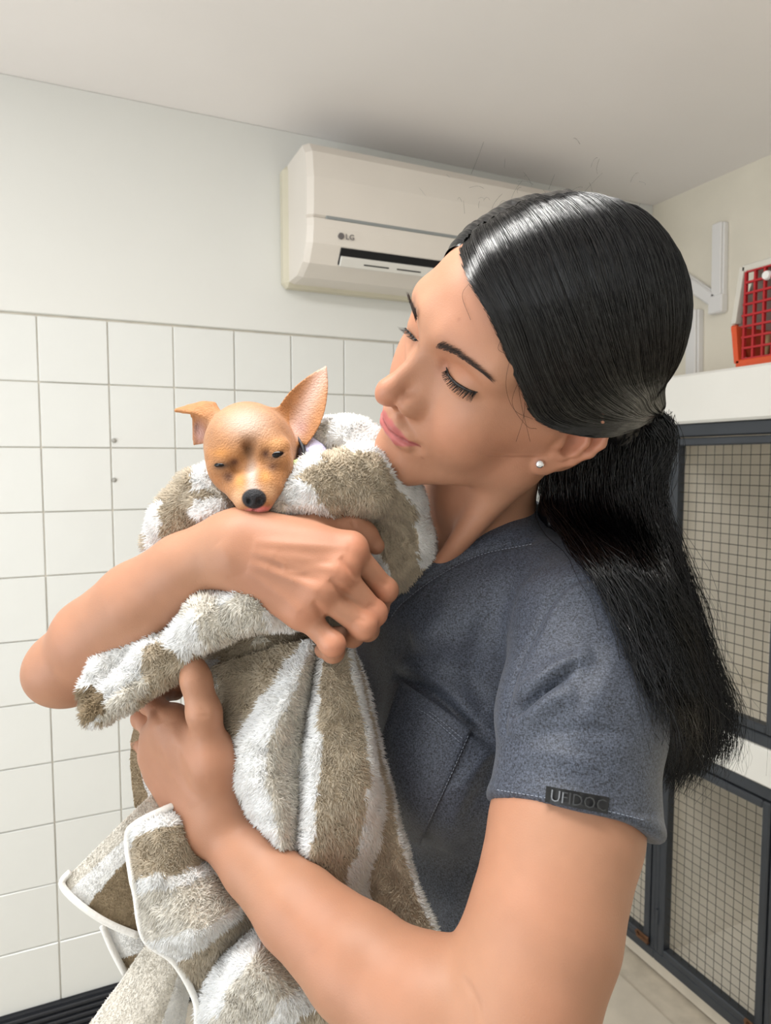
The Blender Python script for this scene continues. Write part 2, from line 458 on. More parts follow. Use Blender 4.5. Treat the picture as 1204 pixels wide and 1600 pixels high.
# door surround: orange below the seam, pale above
b = MB(); b.box(KX + .012, KX + .308, KY - .012, KY + .006, zb + .006, zb + .026, .003)
b.add([(KX - .002, KY + .006, zb + .105), (KX + .012, KY + .006, zb + .105), (KX + .022, KY + .006, zb + .018), (KX + .010, KY + .006, zb + .018),
       (KX - .002, KY - .012, zb + .105), (KX + .012, KY - .012, zb + .105), (KX + .022, KY - .012, zb + .018), (KX + .010, KY - .012, zb + .018)],
      [(0, 1, 2, 3), (7, 6, 5, 4), (0, 3, 7, 4), (1, 5, 6, 2), (0, 4, 5, 1), (3, 2, 6, 7)])
b.build('tray_front', m_orange, car, M=KM)
b = MB(); b.box(KX + .02, KX + .30, KY - .012, KY + .006, zb + .226, zb + .243, .003)
b.add([(KX - .002, KY + .006, zb + .112), (KX + .010, KY + .006, zb + .112), (KX + .028, KY + .006, zb + .236), (KX + .016, KY + .006, zb + .240),
       (KX - .002, KY - .012, zb + .112), (KX + .010, KY - .012, zb + .112), (KX + .028, KY - .012, zb + .236), (KX + .016, KY - .012, zb + .240)],
      [(3, 2, 1, 0), (4, 5, 6, 7), (4, 7, 3, 0), (2, 6, 5, 1), (1, 5, 4, 0), (7, 6, 2, 3)])
b.build('hood_front', m_cgrey, car, M=KM)
b = MB()
zl, zh = zb + .026, zb + .226
def dxl(z): return KX + .022 + (abs(z - zb - .105) / .12) ** 1.0 * .010
for i in range(12):
    x = KX + .026 + i * .0245
    b.box(x, x + .005, KY - .006, KY + .002, zl, zh)
for j in range(9):
    z = zl + (zh - zl) * j / 8
    b.box(dxl(z), KX + .30, KY - .004, KY + .004, z - .0024, z + .0024)
gd = b.build('grid_door', m_red, car, M=KM)
b = MB(); b.tube([(KX + .085, KY + .002, zb + .205), (KX + .085, KY + .009, zb + .205)], [.011, .009], 12); b.build('latch_button', m_pvc, gd, M=KM)
# folded things lying inside the carrier
for k in range(5):
    b = MB(); x = KX + .045 + k * .030
    b.tube([(x, KY - .05, zb + .03), (x + .002, KY - .06, zb + .09)], .008, 8)
    tag(b.build('wooden_peg', mat('peg_wood', lin(190, 160, 120), .6) if k == 0 else bpy.data.materials['peg_wood'], None, True, M=MR),
        'pale wooden peg standing inside the red-doored carrier', 'peg', 'pale pegs inside the carrier')
# ================================================================== IMPLICIT SCULPTING
def rcone_d(X, Y, Z, a, b, ra, rb):
    ba = b - a; L2 = float(ba @ ba) + 1e-12
    px, py, pz = X - a[0], Y - a[1], Z - a[2]
    t = np.clip((px * ba[0] + py * ba[1] + pz * ba[2]) / L2, 0, 1)
    dx, dy, dz = px - t * ba[0], py - t * ba[1], pz - t * ba[2]
    return np.sqrt(dx * dx + dy * dy + dz * dz) - (ra + (rb - ra) * t)
class Grid:
    def __init__(s, lo, hi, h):
        s.h = h
        s.ax = [np.arange(l, u + h, h, dtype=np.float32) for l, u in zip(lo, hi)]
        s.S = np.full([len(a) for a in s.ax], .06, np.float32)
    def blk(s, lo, hi):
        sl = []
        for a, l, u in zip(s.ax, lo, hi):
            i0 = max(0, int(np.searchsorted(a, l)) - 1); i1 = min(len(a), int(np.searchsorted(a, u)) + 1)
            if i1 - i0 < 1: return None
            sl.append(slice(i0, i1))
        return tuple(sl)
    def xyz(s, sl):
        return (s.ax[0][sl[0]][:, None, None], s.ax[1][sl[1]][None, :, None], s.ax[2][sl[2]][None, None, :])
    def put(s, fn, lo, hi, k, op='u'):
        sl = s.blk(np.asarray(lo) - k - s.h * 3, np.asarray(hi) + k + s.h * 3)
        if sl is None: return
        d = fn(*s.xyz(sl)).astype(np.float32); A = s.S[sl]
        if op == 'u':
            if k <= 0: np.minimum(A, d, out=A)
            else:
                q = np.maximum(k - np.abs(A - d), 0) / k; A[...] = np.minimum(A, d) - q * q * (k * .25)
        else:
            d = -d
            if k <= 0: np.maximum(A, d, out=A)
            else:
                q = np.maximum(k - np.abs(A - d), 0) / k; A[...] = np.maximum(A, d) + q * q * (k * .25)
    def cone(s, a, b, ra, rb, k=.01, op='u'):
        a = np.asarray(a, float); b = np.asarray(b, float); r = max(ra, rb)
        s.put(lambda X, Y, Z: rcone_d(X, Y, Z, a, b, ra, rb), np.minimum(a, b) - r, np.maximum(a, b) + r, k, op)
    def chain(s, pts, rr, k=.01, op='u'):
        for i in range(len(pts) - 1): s.cone(pts[i], pts[i + 1], rr[i], rr[i + 1], k, op)
    def ell(s, c, r, R=None, k=.01, op='u'):
        """ellipsoid, R columns are its axes"""
        c = np.asarray(c, float); r = np.asarray(r, float); R = np.eye(3) if R is None else R; m = float(r.max())
        def fn(X, Y, Z):
            x, y, z = X - c[0], Y - c[1], Z - c[2]
            q = [x * R[0, i] + y * R[1, i] + z * R[2, i] for i in range(3)]
            k0 = np.sqrt(sum((q[i] / r[i]) ** 2 for i in range(3))); k1 = np.sqrt(sum((q[i] / r[i] ** 2) ** 2 for i in range(3))) + 1e-9
            return k0 * (k0 - 1) / k1
        e = np.sqrt(((R * r) ** 2).sum(1))
        s.put(fn, c - e, c + e, k, op)
    def mesh(s):
        """naive surface nets"""
        S = s.S; ins = S < 0
        nx, ny, nz = S.shape
        c = np.zeros((nx - 1, ny - 1, nz - 1), np.uint8)
        for dx in (0, 1):
            for dy in (0, 1):
                for dz in (0, 1):
                    c += ins[dx:nx - 1 + dx, dy:ny - 1 + dy, dz:nz - 1 + dz]
        act = (c > 0) & (c < 8)
        I, J, K = np.nonzero(act)
        idx = np.full(act.shape, -1, np.int32); idx[I, J, K] = np.arange(len(I))
        acc = np.zeros((len(I), 3)); cnt = np.zeros(len(I))
        cs = {(a, b, d): S[I + a, J + b, K + d] for a in (0, 1) for b in (0, 1) for d in (0, 1)}
        for p in cs:
            for axis in range(3):
                if p[axis]: continue
                q = list(p); q[axis] = 1; q = tuple(q)
                A, B = cs[p], cs[q]; m = (A < 0) != (B < 0)
                t = np.where(m, A / np.where(m, A - B, 1), 0)
                for ax in range(3):
                    acc[:, ax] += np.where(m, p[ax] + (t if ax == axis else 0), 0)
                cnt += m
        acc /= cnt[:, None]
        V = np.stack([s.ax[0][I], s.ax[1][J], s.ax[2][K]], 1) + acc * s.h
        F = []
        for axis in range(3):
            sl0 = [slice(1, n - 1) for n in S.shape]; sl1 = list(sl0)
            sl0[axis] = slice(0, S.shape[axis] - 1); sl1[axis] = slice(1, S.shape[axis])
            a, b = ins[tuple(sl0)], ins[tuple(sl1)]
            for flip, m in ((False, a & ~b), (True, ~a & b)):
                e = np.stack(np.nonzero(m), 1)
                off = np.ones(3, int); off[axis] = 0
                e = e + off
                u = np.zeros(3, int); w = np.zeros(3, int); u[(axis + 1) % 3] = 1; w[(axis + 2) % 3] = 1
                g = lambda o: idx[tuple((e - o).T)]
                q = np.stack([g(u + w), g(w), g(u * 0), g(u)], 1)
                # counter-clockwise seen along +axis in a right-handed frame; the working frame is left-handed
                if not flip: q = q[:, ::-1]
                F.append(q)
        F = np.concatenate(F); F = F[(F >= 0).all(1)]
        return V, F
def normals(V, F):
    """outward unit normals in the (left-handed) working frame"""
    a = V[F[:, 2]] - V[F[:, 0]]; b = V[F[:, 3 if F.shape[1] == 4 else 1]] - V[F[:, 1 if F.shape[1] == 4 else 0]]
    n = np.cross(b, a) if F.shape[1] == 4 else np.cross(a, b)
    N = np.zeros_like(V)
    for k in range(F.shape[1]):
        for ax in range(3): N[:, ax] += np.bincount(F[:, k], n[:, ax], len(V))
    return N / (np.linalg.norm(N, axis=1, keepdims=True) + 1e-12)
def relax(V, F, it=2, lam=.5):
    E = np.concatenate([F[:, [i, (i + 1) % F.shape[1]]] for i in range(F.shape[1])])
    n = len(V); deg = np.bincount(E[:, 0], minlength=n) + np.bincount(E[:, 1], minlength=n)
    V = V.copy()
    for _ in range(it):
        A = np.zeros_like(V)
        for ax in range(3):
            A[:, ax] = np.bincount(E[:, 0], V[E[:, 1], ax], n) + np.bincount(E[:, 1], V[E[:, 0], ax], n)
        V += lam * (A / np.maximum(deg, 1)[:, None] - V)
    return V
def seg_dist2(U, W, pts):
    """distance in the plane to a polyline, and the position along it (0..1)"""
    best = np.full(len(U), 1e9); tt = np.zeros(len(U)); n = len(pts) - 1; side = np.zeros(len(U))
    for i in range(n):
        (ax, ay), (bx, by) = pts[i][:2], pts[i + 1][:2]
        dx, dy = bx - ax, by - ay; L = dx * dx + dy * dy + 1e-9
        t = np.clip(((U - ax) * dx + (W - ay) * dy) / L, 0, 1)
        ex, ey = U - ax - t * dx, W - ay - t * dy
        d = np.hypot(ex, ey); m = d < best
        best[m] = d[m]; tt[m] = (i + t[m]) / n; side[m] = (dx * ey - dy * ex)[m]
    return best, tt, side
def spl(pts, n=40):
    """Catmull-Rom through points of any dimension"""
    p = np.asarray(pts, float); p = np.vstack([2 * p[0] - p[1], p, 2 * p[-1] - p[-2]])
    m = len(p) - 3; t = np.linspace(0, m - 1e-9, n); i = t.astype(int); f = (t - i)[:, None]
    a, b, c, d = p[i], p[i + 1], p[i + 2], p[i + 3]
    return .5 * (2 * b + (c - a) * f + (2 * a - 5 * b + 4 * c - d) * f ** 2 + (3 * b - 3 * c + d - a) * f ** 3)
def strokes(V, N, items, dmin=0, dmax=9, face=.15):
    """sculpt ridges (+) and creases (-) into the side that is being looked at: (points, width px, height m[, taper])"""
    u, w = px_of(V); view = V / np.linalg.norm(V, axis=1, keepdims=True)
    f = np.clip((-(N * view).sum(1) - face + .15) / .3, 0, 1) * ((V[:, 2] > dmin) & (V[:, 2] < dmax))
    D = np.zeros(len(V))
    for it in items:
        pts, wd, h = it[:3]; pts = spl(pts, 4 * len(pts)) if len(pts) > 2 else np.asarray(pts, float)
        d, t, _ = seg_dist2(u, w, pts)
        e = np.sin(np.pi * np.clip(t, .0, 1)) ** .5 if (len(it) < 4 or it[3]) else 1.0
        D += h * np.exp(-(d / wd) ** 2) * e
    return V + N * (D * f)[:, None]
def vnoise(V, s, seed=0):
    """cheap smooth value noise"""
    def hsh(i, j, k):
        n = (i * 374761393 + j * 668265263 + k * 2147483647 + seed * 974711) & 0xffffffff
        n = ((n ^ (n >> 13)) * 1274126177) & 0xffffffff
        return ((n ^ (n >> 16)) & 0xffff) / 65535.0
    q = V * s; i = np.floor(q).astype(np.int64); f = q - i; f = f * f * (3 - 2 * f); r = 0
    for a in (0, 1):
        for b in (0, 1):
            for c in (0, 1):
                w = (f[:, 0] if a else 1 - f[:, 0]) * (f[:, 1] if b else 1 - f[:, 1]) * (f[:, 2] if c else 1 - f[:, 2])
                r = r + w * hsh(i[:, 0] + a, i[:, 1] + b, i[:, 2] + c)
    return r
# ================================================================== THE WOMAN
HR = np.array([[0.4309, -0.8573, 0.2817], [-0.6872, -0.1094, 0.7182], [-0.5849, -0.5031, -0.6363]])   # columns: her left, forward, up
HO = np.array([0.0976, 0.1048, 0.5603])
def H(x, y, z): return HO + HR @ np.array([x, y, z], float)
def HL(V): return (V - HO) @ HR
def build_head():
    g = Grid((-.06, -.16, .40), (.27, .25, .80), .00115)
    E = lambda c, r, k=.012, op='u', R=HR: g.ell(H(*c), r, R, k, op)
    def C(a, b, ra, rb, k=.012, op='u'): g.cone(H(*a), H(*b), ra, rb, k, op)
    def both(fn):
        for s in (1, -1): fn(s)
    E((0, -.012, .045), (.073, .092, .086))
    E((0, .030, .052), (.062, .058, .058), .03)
    E((0, .030, -.012), (.056, .056, .062), .03)
    both(lambda s: C((s * .047, .010, -.040), (s * .016, .074, -.071), .015, .012, .03))
    both(lambda s: C((s * .052, .006, -.030), (s * .054, .010, .010), .014, .014, .03))
    E((0, .079, -.071), (.017, .015, .015), .02)
    both(lambda s: E((s * .036, .056, -.014), (.024, .026, .030), .02))
    both(lambda s: C((s * .046, .056, .006), (s * .064, .012, .006), .013, .010, .02))
    E((0, .074, -.035), (.026, .020, .026), .02)
    both(lambda s: C((s * .014, .082, .046), (s * .049, .066, .046), .010, .010, .02))
    # neck
    nb = [H(0, -.018, -.02), H(0, -.012, -.075) * .5 + P(742, 790, .655) * .5, P(742, 850, .672), P(742, 960, .69)]
    g.chain(nb, [.050, .047, .050, .060], .02)
    g.cone(H(.052, -.012, -.02), P(668, 905, .608), .010, .007, .030)       # sternomastoid
    g.cone(P(742, 900, .70), P(900, 935, .60), .055, .045, .05)
    g.cone(P(742, 900, .70), P(600, 930, .80), .055, .045, .05)
    g.ell(P(700, 1020, .70), (.085, .08, .06), None, .04)
    # nose
    C((0, .084, .030), (0, .1085, -.003), .0078, .0072, .012)
    both(lambda s: C((s * .006, .079, .024), (s * .011, .090, -.006), .0065, .0085, .012))
    E((0, .1095, -.0065), (.0088, .0088, .0085), .008)
    both(lambda s: E((s * .0145, .0945, -.0095), (.0075, .0115, .0080), .006))
    C((0, .112, -.0105), (0, .097, -.0185), .0045, .0045, .006)
    both(lambda s: E((s * .0080, .1005, -.0185), (.0038, .0065, .0035), .003, 's'))
    # eye sockets, eyeballs under lowered lids
    both(lambda s: E((s * .033, .0985, .0300), (.0185, .0150, .0115), .016, 's'))
    both(lambda s: E((s * .0345, .0690, .0270), (.0150, .0145, .0135), .005))
    both(lambda s: E((s * .0195, .0860, .0290), (.0030, .0035, .0040), .004, 's'))
    # lips
    for s in (1, -1):
        g.chain([H(0, .0945, -.0325), H(s * .007, .0945, -.0315), H(s * .016, .0895, -.0345), H(s * .0245, .083, -.0375)], [.0062, .0062, .0052, .0025], .005)
        g.chain([H(0, .0935, -.0435), H(s * .009, .0925, -.0432), H(s * .017, .0885, -.0415), H(s * .0245, .083, -.0382)], [.0068, .0066, .0048, .0022], .005)
        g.chain([H(0, .1015, -.0382), H(s * .009, .1005, -.0380), H(s * .018, .0945, -.0382), H(s * .027, .0862, -.0386)], [.0008, .0008, .001, .0014], .003, 's')
        g.ell(H(s * .0285, .0875, -.040), (.003, .003, .004), HR, .006, 's')
    E((0, .101, -.0545), (.016, .006, .0055), .012, 's')
    E((0, .1062, -.0245), (.0026, .003, .007), .004, 's')
    # ears
    for s in (1, -1):
        up = np.array([0, -.33, .944]); bk = np.array([s * .30, -.89, -.31]); bk -= up * (bk @ up); bk /= np.linalg.norm(bk); out = np.cross(bk, up) * s
        if out[0] * s < 0: out = -out
        o = np.array([s * .066, -.004, .000])
        Q = lambda b_, u_, w_: HO + HR @ (o + bk * b_ * .86 + up * u_ * (.92 if u_ < 0 else .70) + out * w_)
        RE = HR @ np.stack([bk, up, out], 1)
        g.ell(Q(.011, .007, .008), (.022, .032, .0055), RE, .006)
        g.ell(Q(.014, .010, .012), (.016, .026, .0040), RE, .005)
        g.chain([Q(-.002, .000, .010), Q(-.006, .016, .013), Q(.000, .031, .014), Q(.013, .0375, .015), Q(.025, .033, .016), Q(.0295, .020, .017), Q(.027, .005, .017), Q(.020, -.010, .015), Q(.011, -.020, .0125)],
                [.002, .003, .0034, .0036, .0036, .0036, .0034, .003, .003], .003)
        g.ell(Q(.004, -.025, .0105), (.0085, .0085, .0042), RE, .006)
        g.ell(Q(.0205, .021, .0165), (.0035, .011, .0035), RE, .004, 's')
        g.chain([Q(.012, .024, .013), Q(.0165, .012, .0145), Q(.015, -.001, .0145), Q(.008, -.010, .0135), Q(.002, -.012, .0125)], [.0032, .0036, .0034, .003, .0028], .004)
        g.ell(Q(.006, .006, .016), (.0068, .0115, .0085), RE, .004, 's')
        g.ell(Q(-.0035, -.002, .0125), (.0042, .0055, .0045), RE, .004)
    return g.mesh()
def finger(g, pts, rr, k=.004):
    g.chain(pts, rr, k)
    for i in range(1, len(pts) - 1):            # joints a little thicker
        g.ell(pts[i], (rr[i] * 1.05,) * 3, None, k)
def build_right_arm():
    """the arm that crosses under the dog's chin: back of the hand to the viewer"""
    g = Grid((-.36, -.20, .43), (.05, .06, .86), .0013)
    sh, el, wr = P(590, 960, .80), P(112, 1040, .585), P(352, 858, .532)
    g.chain([sh, P(300, 1010, .69), el], [.048, .042, .033], .006)
    g.chain([el, P(150, 1000, .572), P(220, 945, .556), P(290, 893, .543), wr], [.031, .0360, .0355, .0300, .0270], .006)
    g.ell(P(78, 1056, .585), (.014, .014, .014), None, .03)
    # wrist and back of the hand
    mc = [P(547, 858, .519), P(529, 893, .508), P(498, 925, .503), P(470, 957, .506)]
    wb = [P(385, 846, .524), P(382, 856, .521), P(378, 870, .520), P(374, 886, .522)]
    for a, b_, r in zip(wb, mc, (.0135, .0135, .013, .0125)): g.cone(a, b_, .0165, r, .018)
    g.cone(P(395, 846, .53), P(470, 862, .528), .017, .014, .03)
    fi = [(mc[0], P(602, 922, .535), P(590, 950, .557), P(568, 958, .565)),
          (mc[1], P(584, 958, .520), P(574, 984, .540), P(552, 990, .550)),
          (mc[2], P(567, 978, .508), P(550, 993, .528), P(524, 992, .538)),
          (mc[3], P(519, 1006, .500), P(520, 1018, .520), P(504, 1016, .532))]
    R = [(.0098, .0088, .0080, .0070), (.0098, .0090, .0080, .0070), (.0094, .0090, .0080, .0068), (.0088, .0083, .0076, .0064)]
    for f, r in zip(fi, R): finger(g, f, r)
    for m in mc: g.ell(m + np.array([0, .0005, -.0020]), (.0085,) * 3, None, .010)
    # thumb reaching along the towel
    g.chain([P(400, 852, .536), P(490, 828, .548), P(550, 823, .553), P(587, 853, .555)], [.017, .0145, .0105, .0072], .012)
    g.ell(P(572, 836, .5535), (.0092,) * 3, None, .006)
    return g.mesh()
def build_left_arm():
    """the arm nearest the camera: bent at the elbow, hand holding the towel from below"""
    g = Grid((-.26, -.44, .34), (.25, -.05, .72), .0013)
    sh, el, wr = P(912, 992, .540), P(800, 1640, .405), P(352, 1292, .545)
    g.chain([sh, P(883, 1290, .462), P(848, 1450, .432), el], [.040, .0495, .0465, .040], .006)
    g.chain([P(800, 1640, .41), P(665, 1590, .432), P(560, 1505, .460), P(465, 1420, .492), P(400, 1350, .520), wr], [.038, .0385, .0355, .0295, .0250, .0245], .006)
    g.cone(P(800, 1560, .425), P(700, 1580, .432), .034, .034, .03)
    mc = [P(268, 1128, .545), P(246, 1150, .556), P(240, 1180, .566), P(252, 1210, .574)]
    wb = [P(338, 1268, .538), P(330, 1276, .543), P(322, 1284, .550), P(318, 1290, .556)]
    for a, b_, r in zip(wb, mc, (.0135, .0135, .0125, .012)): g.cone(a, b_, .017, r, .018)
    fi = [(mc[0], P(236, 1098, .566), P(252, 1082, .590), P(275, 1082, .605)),
          (mc[1], P(224, 1122, .585), P(240, 1110, .610), P(265, 1110, .620)),
          (mc[2], P(224, 1160, .595), P(240, 1150, .615), P(265, 1150, .625)),
          (mc[3], P(236, 1200, .600), P(252, 1190, .615), P(272, 1190, .625))]
    for f in fi: finger(g, f, (.0098, .0090, .0080, .0068))
    g.chain([P(345, 1250, .535), P(336, 1190, .528), P(318, 1112, .522), P(306, 1062, .522), P(299, 1030, .526)], [.016, .0140, .0100, .0088, .0072], .014)
    g.cone(P(336, 1185, .532), P(272, 1140, .545), .011, .010, .02)
    g.ell(P(319, 1114, .5215), (.0104,) * 3, None, .006)
    return g.mesh()
def build_torso_core():
    g = Grid((-.22, -.75, .48), (.28, .0, 1.02), .006)
    L = np.array([.56, 0, -.83]); Fd = np.array([-.83, 0, -.56]); R3 = np.stack([L, Fd, np.array([0, 1., 0])], 1)
    c = lambda y, x=.075, z=.70: np.array([x, y, z])
    g.ell(c(-.12), (.135, .075, .09), R3, .05); g.ell(c(-.25), (.125, .080, .13), R3, .05); g.ell(c(-.42, .07), (.115, .078, .14), R3, .05); g.ell(c(-.60, .07), (.140, .095, .14), R3, .05)
    return g.mesh()

hV, hF = build_head(); hN = normals(hV, hF)
hV = relax(hV, hF, 2, .4)
rV, rF = build_right_arm(); rV = relax(rV, rF, 2, .4); rN = normals(rV, rF)
rV = strokes(rV, rN, [
    ([(395, 848), (470, 852), (545, 856)], 9, .0016), ([(392, 862), (460, 874), (530, 892)], 8, .0016),
    ([(388, 880), (445, 900), (500, 925)], 8, .0014), ([(385, 893), (430, 925), (470, 957)], 8, .0010),
    ([(430, 866), (480, 880), (520, 880)], 7, -.0012), ([(420, 885), (465, 898), (505, 908)], 7, -.0010),
    ([(532, 870), (560, 905)], 6, -.0022), ([(515, 905), (545, 935)], 6, -.0020), ([(488, 940), (505, 960)], 6, -.0020),
    ([(548, 812), (556, 824)], 3, -.0012), ([(402, 868), (440, 880), (448, 893), (478, 896)], 3.5, .0007),
    ([(340, 850), (352, 864), (364, 900)], 12, .0010),
    ([(592, 906), (606, 916)], 3, -.0006), ([(574, 944), (588, 950)], 3, -.0006), ([(555, 966), (572, 972)], 3, -.0006),
], .40, .60)
lV, lF = build_left_arm(); lV = relax(lV, lF, 2, .4); lN = normals(lV, lF)
lV = strokes(lV, lN, [
    ([(320, 1250), (290, 1190), (268, 1130)], 9, .0012), ([(305, 1260), (272, 1210), (250, 1160)], 8, .0010),
    ([(300, 1220), (275, 1165)], 6, -.0008), ([(722, 1525), (742, 1560), (750, 1600)], 6, -.0012), ([(400, 1370), (500, 1480)], 20, .0012),
    ([(252, 1130), (240, 1105)], 6, -.001), ([(312, 1106), (326, 1112)], 3, -.0006), ([(310, 1118), (326, 1120)], 3, -.0006),
], .36, .60)
tV, tF = build_torso_core()
def skin_cols(V, kind):
    base = np.array(lin(174, 126, 100)); C = np.tile(base, (len(V), 1))
    n = vnoise(V, 55, 3)[:, None] * .6 + vnoise(V, 150, 5)[:, None] * .4
    C *= .94 + .12 * n
    C *= 1 + (vnoise(V, 22, 9)[:, None] - .5) * np.array([.02, -.10, -.12])
    return C
def mixc(C, col, w):
    w = np.clip(w, 0, 1)[:, None]; return C * (1 - w) + np.array(col) * w
hC = skin_cols(hV, 0)
q = HL(hV)
def blob(q, c, r): return np.exp(-(((q - np.array(c)) / np.array(r)) ** 2).sum(1))
front = np.clip((q[:, 1] - .075) / .004, 0, 1)
# lips
x = np.abs(q[:, 0]); xx = np.clip(x / .026, 0, 1)
top = -.0372 + .0105 * (1 - xx ** 1.7) - .0022 * np.exp(-(x / .0035) ** 2); bot = -.0385 - .0118 * (1 - xx ** 2.2)
lip = np.clip((top - q[:, 2]) / .0016, 0, 1) * np.clip((q[:, 2] - bot) / .0016, 0, 1) * (x < .0265) * front
hC = mixc(hC, lin(176, 98, 98), lip * .9)
hC = mixc(hC, lin(120, 55, 55), np.exp(-((q[:, 2] + .0382) / .0008) ** 2) * (x < .027) * front * .8)
for s in (1, -1):
    hC = mixc(hC, lin(212, 140, 112), .30 * blob(q, (s * .042, .066, -.012), (.020, .03, .018)))
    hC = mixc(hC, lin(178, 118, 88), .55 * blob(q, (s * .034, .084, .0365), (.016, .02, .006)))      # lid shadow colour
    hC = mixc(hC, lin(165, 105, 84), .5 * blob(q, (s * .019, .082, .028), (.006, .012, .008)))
    hC = mixc(hC, lin(214, 132, 104), .4 * blob(q, (s * .080, -.025, .010), (.016, .03, .03)))
hC = mixc(hC, lin(214, 138, 116), .25 * blob(q, (0, .112, -.008), (.012, .012, .010)))
for c in ((.030, .088, -.047), (.020, .1, .066)):
    hC = mixc(hC, lin(150, 100, 78), .8 * blob(q, c, (.0011, .02, .0011)))
scalp = np.clip(((q[:, 2] - .098) + np.clip(.075 - q[:, 1], -.02, 9) * .55) / .008, 0, 1) * (q[:, 2] > .03) * (q[:, 1] < .078)
hC = mixc(hC, lin(34, 29, 28), scalp * .95)
rC, lC = skin_cols(rV, 0), skin_cols(lV, 0)
for pts in (P(557, 856, .51), P(537, 892, .50), P(503, 923, .50), P(476, 958, .50), P(606, 922, .52), P(588, 955, .515), P(572, 977, .505), P(522, 1010, .495)):
    rC = mixc(rC, lin(222, 148, 118), .55 * np.exp(-(((rV - pts) / .011) ** 2).sum(1)))
tC = skin_cols(tV, 0)
bV = np.concatenate([hV, rV, lV, tV]); o1, o2, o3 = len(hV), len(hV) + len(rV), len(hV) + len(rV) + len(lV)
bF = np.concatenate([hF, rF + o1, lF + o2, tF + o3]); bC = np.concatenate([hC, rC, lC, tC])
m_skin = mat('skin', (1, 1, 1), .50, .38, attr='Col', sss=.12, bump=.10, bscale=900)
me = np_mesh('person', c2w(bV), bF); set_col(me, bC)
person = link('person', me, m_skin)
tag(person, 'dark-haired woman in slate scrubs cradling a towel-wrapped dog', 'person')
# ================================================================== HER CLOTHES
TL = np.array([.56, 0, -.83]); TL /= np.linalg.norm(TL)
TF = np.array([-TL[2] * -1, 0, -TL[0]]); TF = np.array([TL[2], 0, -TL[0]])
TR = np.stack([TL, TF, np.array([0, 1., 0])], 1)
def build_shirt():
    g = Grid((-.24, -.70, .36), (.31, .03, 1.02), .0024)
    c = lambda y, x=.075, z=.70: np.array([x, y, z])
    g.ell(c(-.14), (.150, .092, .10), TR, .05)
    g.ell(c(-.27), (.140, .096, .15), TR, .06)
    g.ell(c(-.43, .07), (.128, .092, .15), TR, .06)
    g.ell(c(-.60, .07), (.150, .105, .15), TR, .06)
    for sd in (.068, -.068):
        g.ell(c(-.215) + TL * sd + TF * .070, (.060, .058, .062), TR, .045)
    # shoulders and yoke
    nk = P(745, 880, .69)
    g.cone(nk, P(915, 968, .548), .060, .053, .05)
    g.cone(nk, P(575, 965, .83), .060, .055, .05)
    g.ell(P(742, 880, .69), (.085, .085, .075), TR, .04)
    # far sleeve
    g.chain([P(575, 965, .83), P(470, 985, .78)], [.058, .060], .03)
    # near sleeve
    g.chain([P(918, 975, .536), P(905, 1120, .500), P(893, 1300, .464)], [.0545, .0575, .0565], .012)
    g.ell(P(705, 950, .652), (.085, .070, .050), TR, .04)
    # hem cut and hollow
    ax = P(885, 1290, .462) - P(925, 985, .525); ax /= np.linalg.norm(ax)
    h0 = P(893, 1280, .466)
    g.put(lambda X, Y, Z: np.maximum(-((X - h0[0]) * ax[0] + (Y - h0[1]) * ax[1] + (Z - h0[2]) * ax[2]), rcone_d(X, Y, Z, P(905, 1180, .49), P(880, 1400, .44), .085, .085)),
          np.array([.0, -.42, .34]), np.array([.29, -.12, .64]), .002, 's')
    nx_ = lambda X, Y, Z: (X - h0[0]) * ax[0] + (Y - h0[1]) * ax[1] + (Z - h0[2]) * ax[2]
    def hemring(X, Y, Z):
        t = nx_(X, Y, Z) + .004; r2 = (X - h0[0]) ** 2 + (Y - h0[1]) ** 2 + (Z - h0[2]) ** 2 - (t - .004) ** 2
        return np.sqrt((np.sqrt(np.maximum(r2, 0)) - .0540) ** 2 + t * t) - .0030
    g.put(hemring, h0 - .08, h0 + .08, .006)
    g.cone(P(1004, 1262, .485), P(998, 1310, .475), .009, .009, .002, 's')
    # neckline wedge
    A, B = P(836, 796, .650), P(606, 944, .612)
    m = np.array([.05, .55, -.83]); m /= np.linalg.norm(m)
    n1 = np.cross(B - A, m); n1 /= np.linalg.norm(n1)
    nc = P(742, 850, .672)
    if n1 @ (nc - A) > 0: n1 = -n1
    mir = lambda v: v - 2 * (v @ TL) * TL
    A2 = nc + mir(A - nc); n2 = mir(n1)
    def wedge(X, Y, Z):
        d1 = (X - A[0]) * n1[0] + (Y - A[1]) * n1[1] + (Z - A[2]) * n1[2]
        d2 = (X - A2[0]) * n2[0] + (Y - A2[1]) * n2[1] + (Z - A2[2]) * n2[2]
        d3 = -((X - nc[0]) * TF[0] + (Y - nc[1]) * TF[1] + (Z - nc[2]) * TF[2]) - .062
        return np.maximum(np.maximum(d1, d2), d3)
    g.put(wedge, nc - .2, nc + .2, .003, 's')
    return g.mesh()
sV, sF = build_shirt(); sV = relax(sV, sF, 3, .5); sN = normals(sV, sF)
SEAM = [(932, 903), (893, 910), (860, 941), (827, 1001), (805, 1056), (792, 1110), (788, 1144)]
sV = strokes(sV, sN, [
    (SEAM, 5, -.0026, False), ([(940, 912), (900, 922), (870, 950), (840, 1006), (818, 1060)], 9, .0014),
    ([(906, 1038), (870, 1066), (832, 1098), (800, 1122)], 8, -.0080), ([(925, 1020), (880, 1045), (835, 1075), (808, 1092)], 14, .0065),
    ([(900, 1085), (850, 1100), (800, 1150)], 18, .0055), ([(960, 1010), (940, 1080), (890, 1150)], 22, .0022),
    ([(800, 1190), (850, 1178), (940, 1200)], 14, .0020), ([(830, 1150), (900, 1140), (990, 1150)], 12, -.0018),
    ([(775, 1222), (870, 1240), (960, 1260), (1020, 1272)], 4, -.0010, False),
], .36, .56)
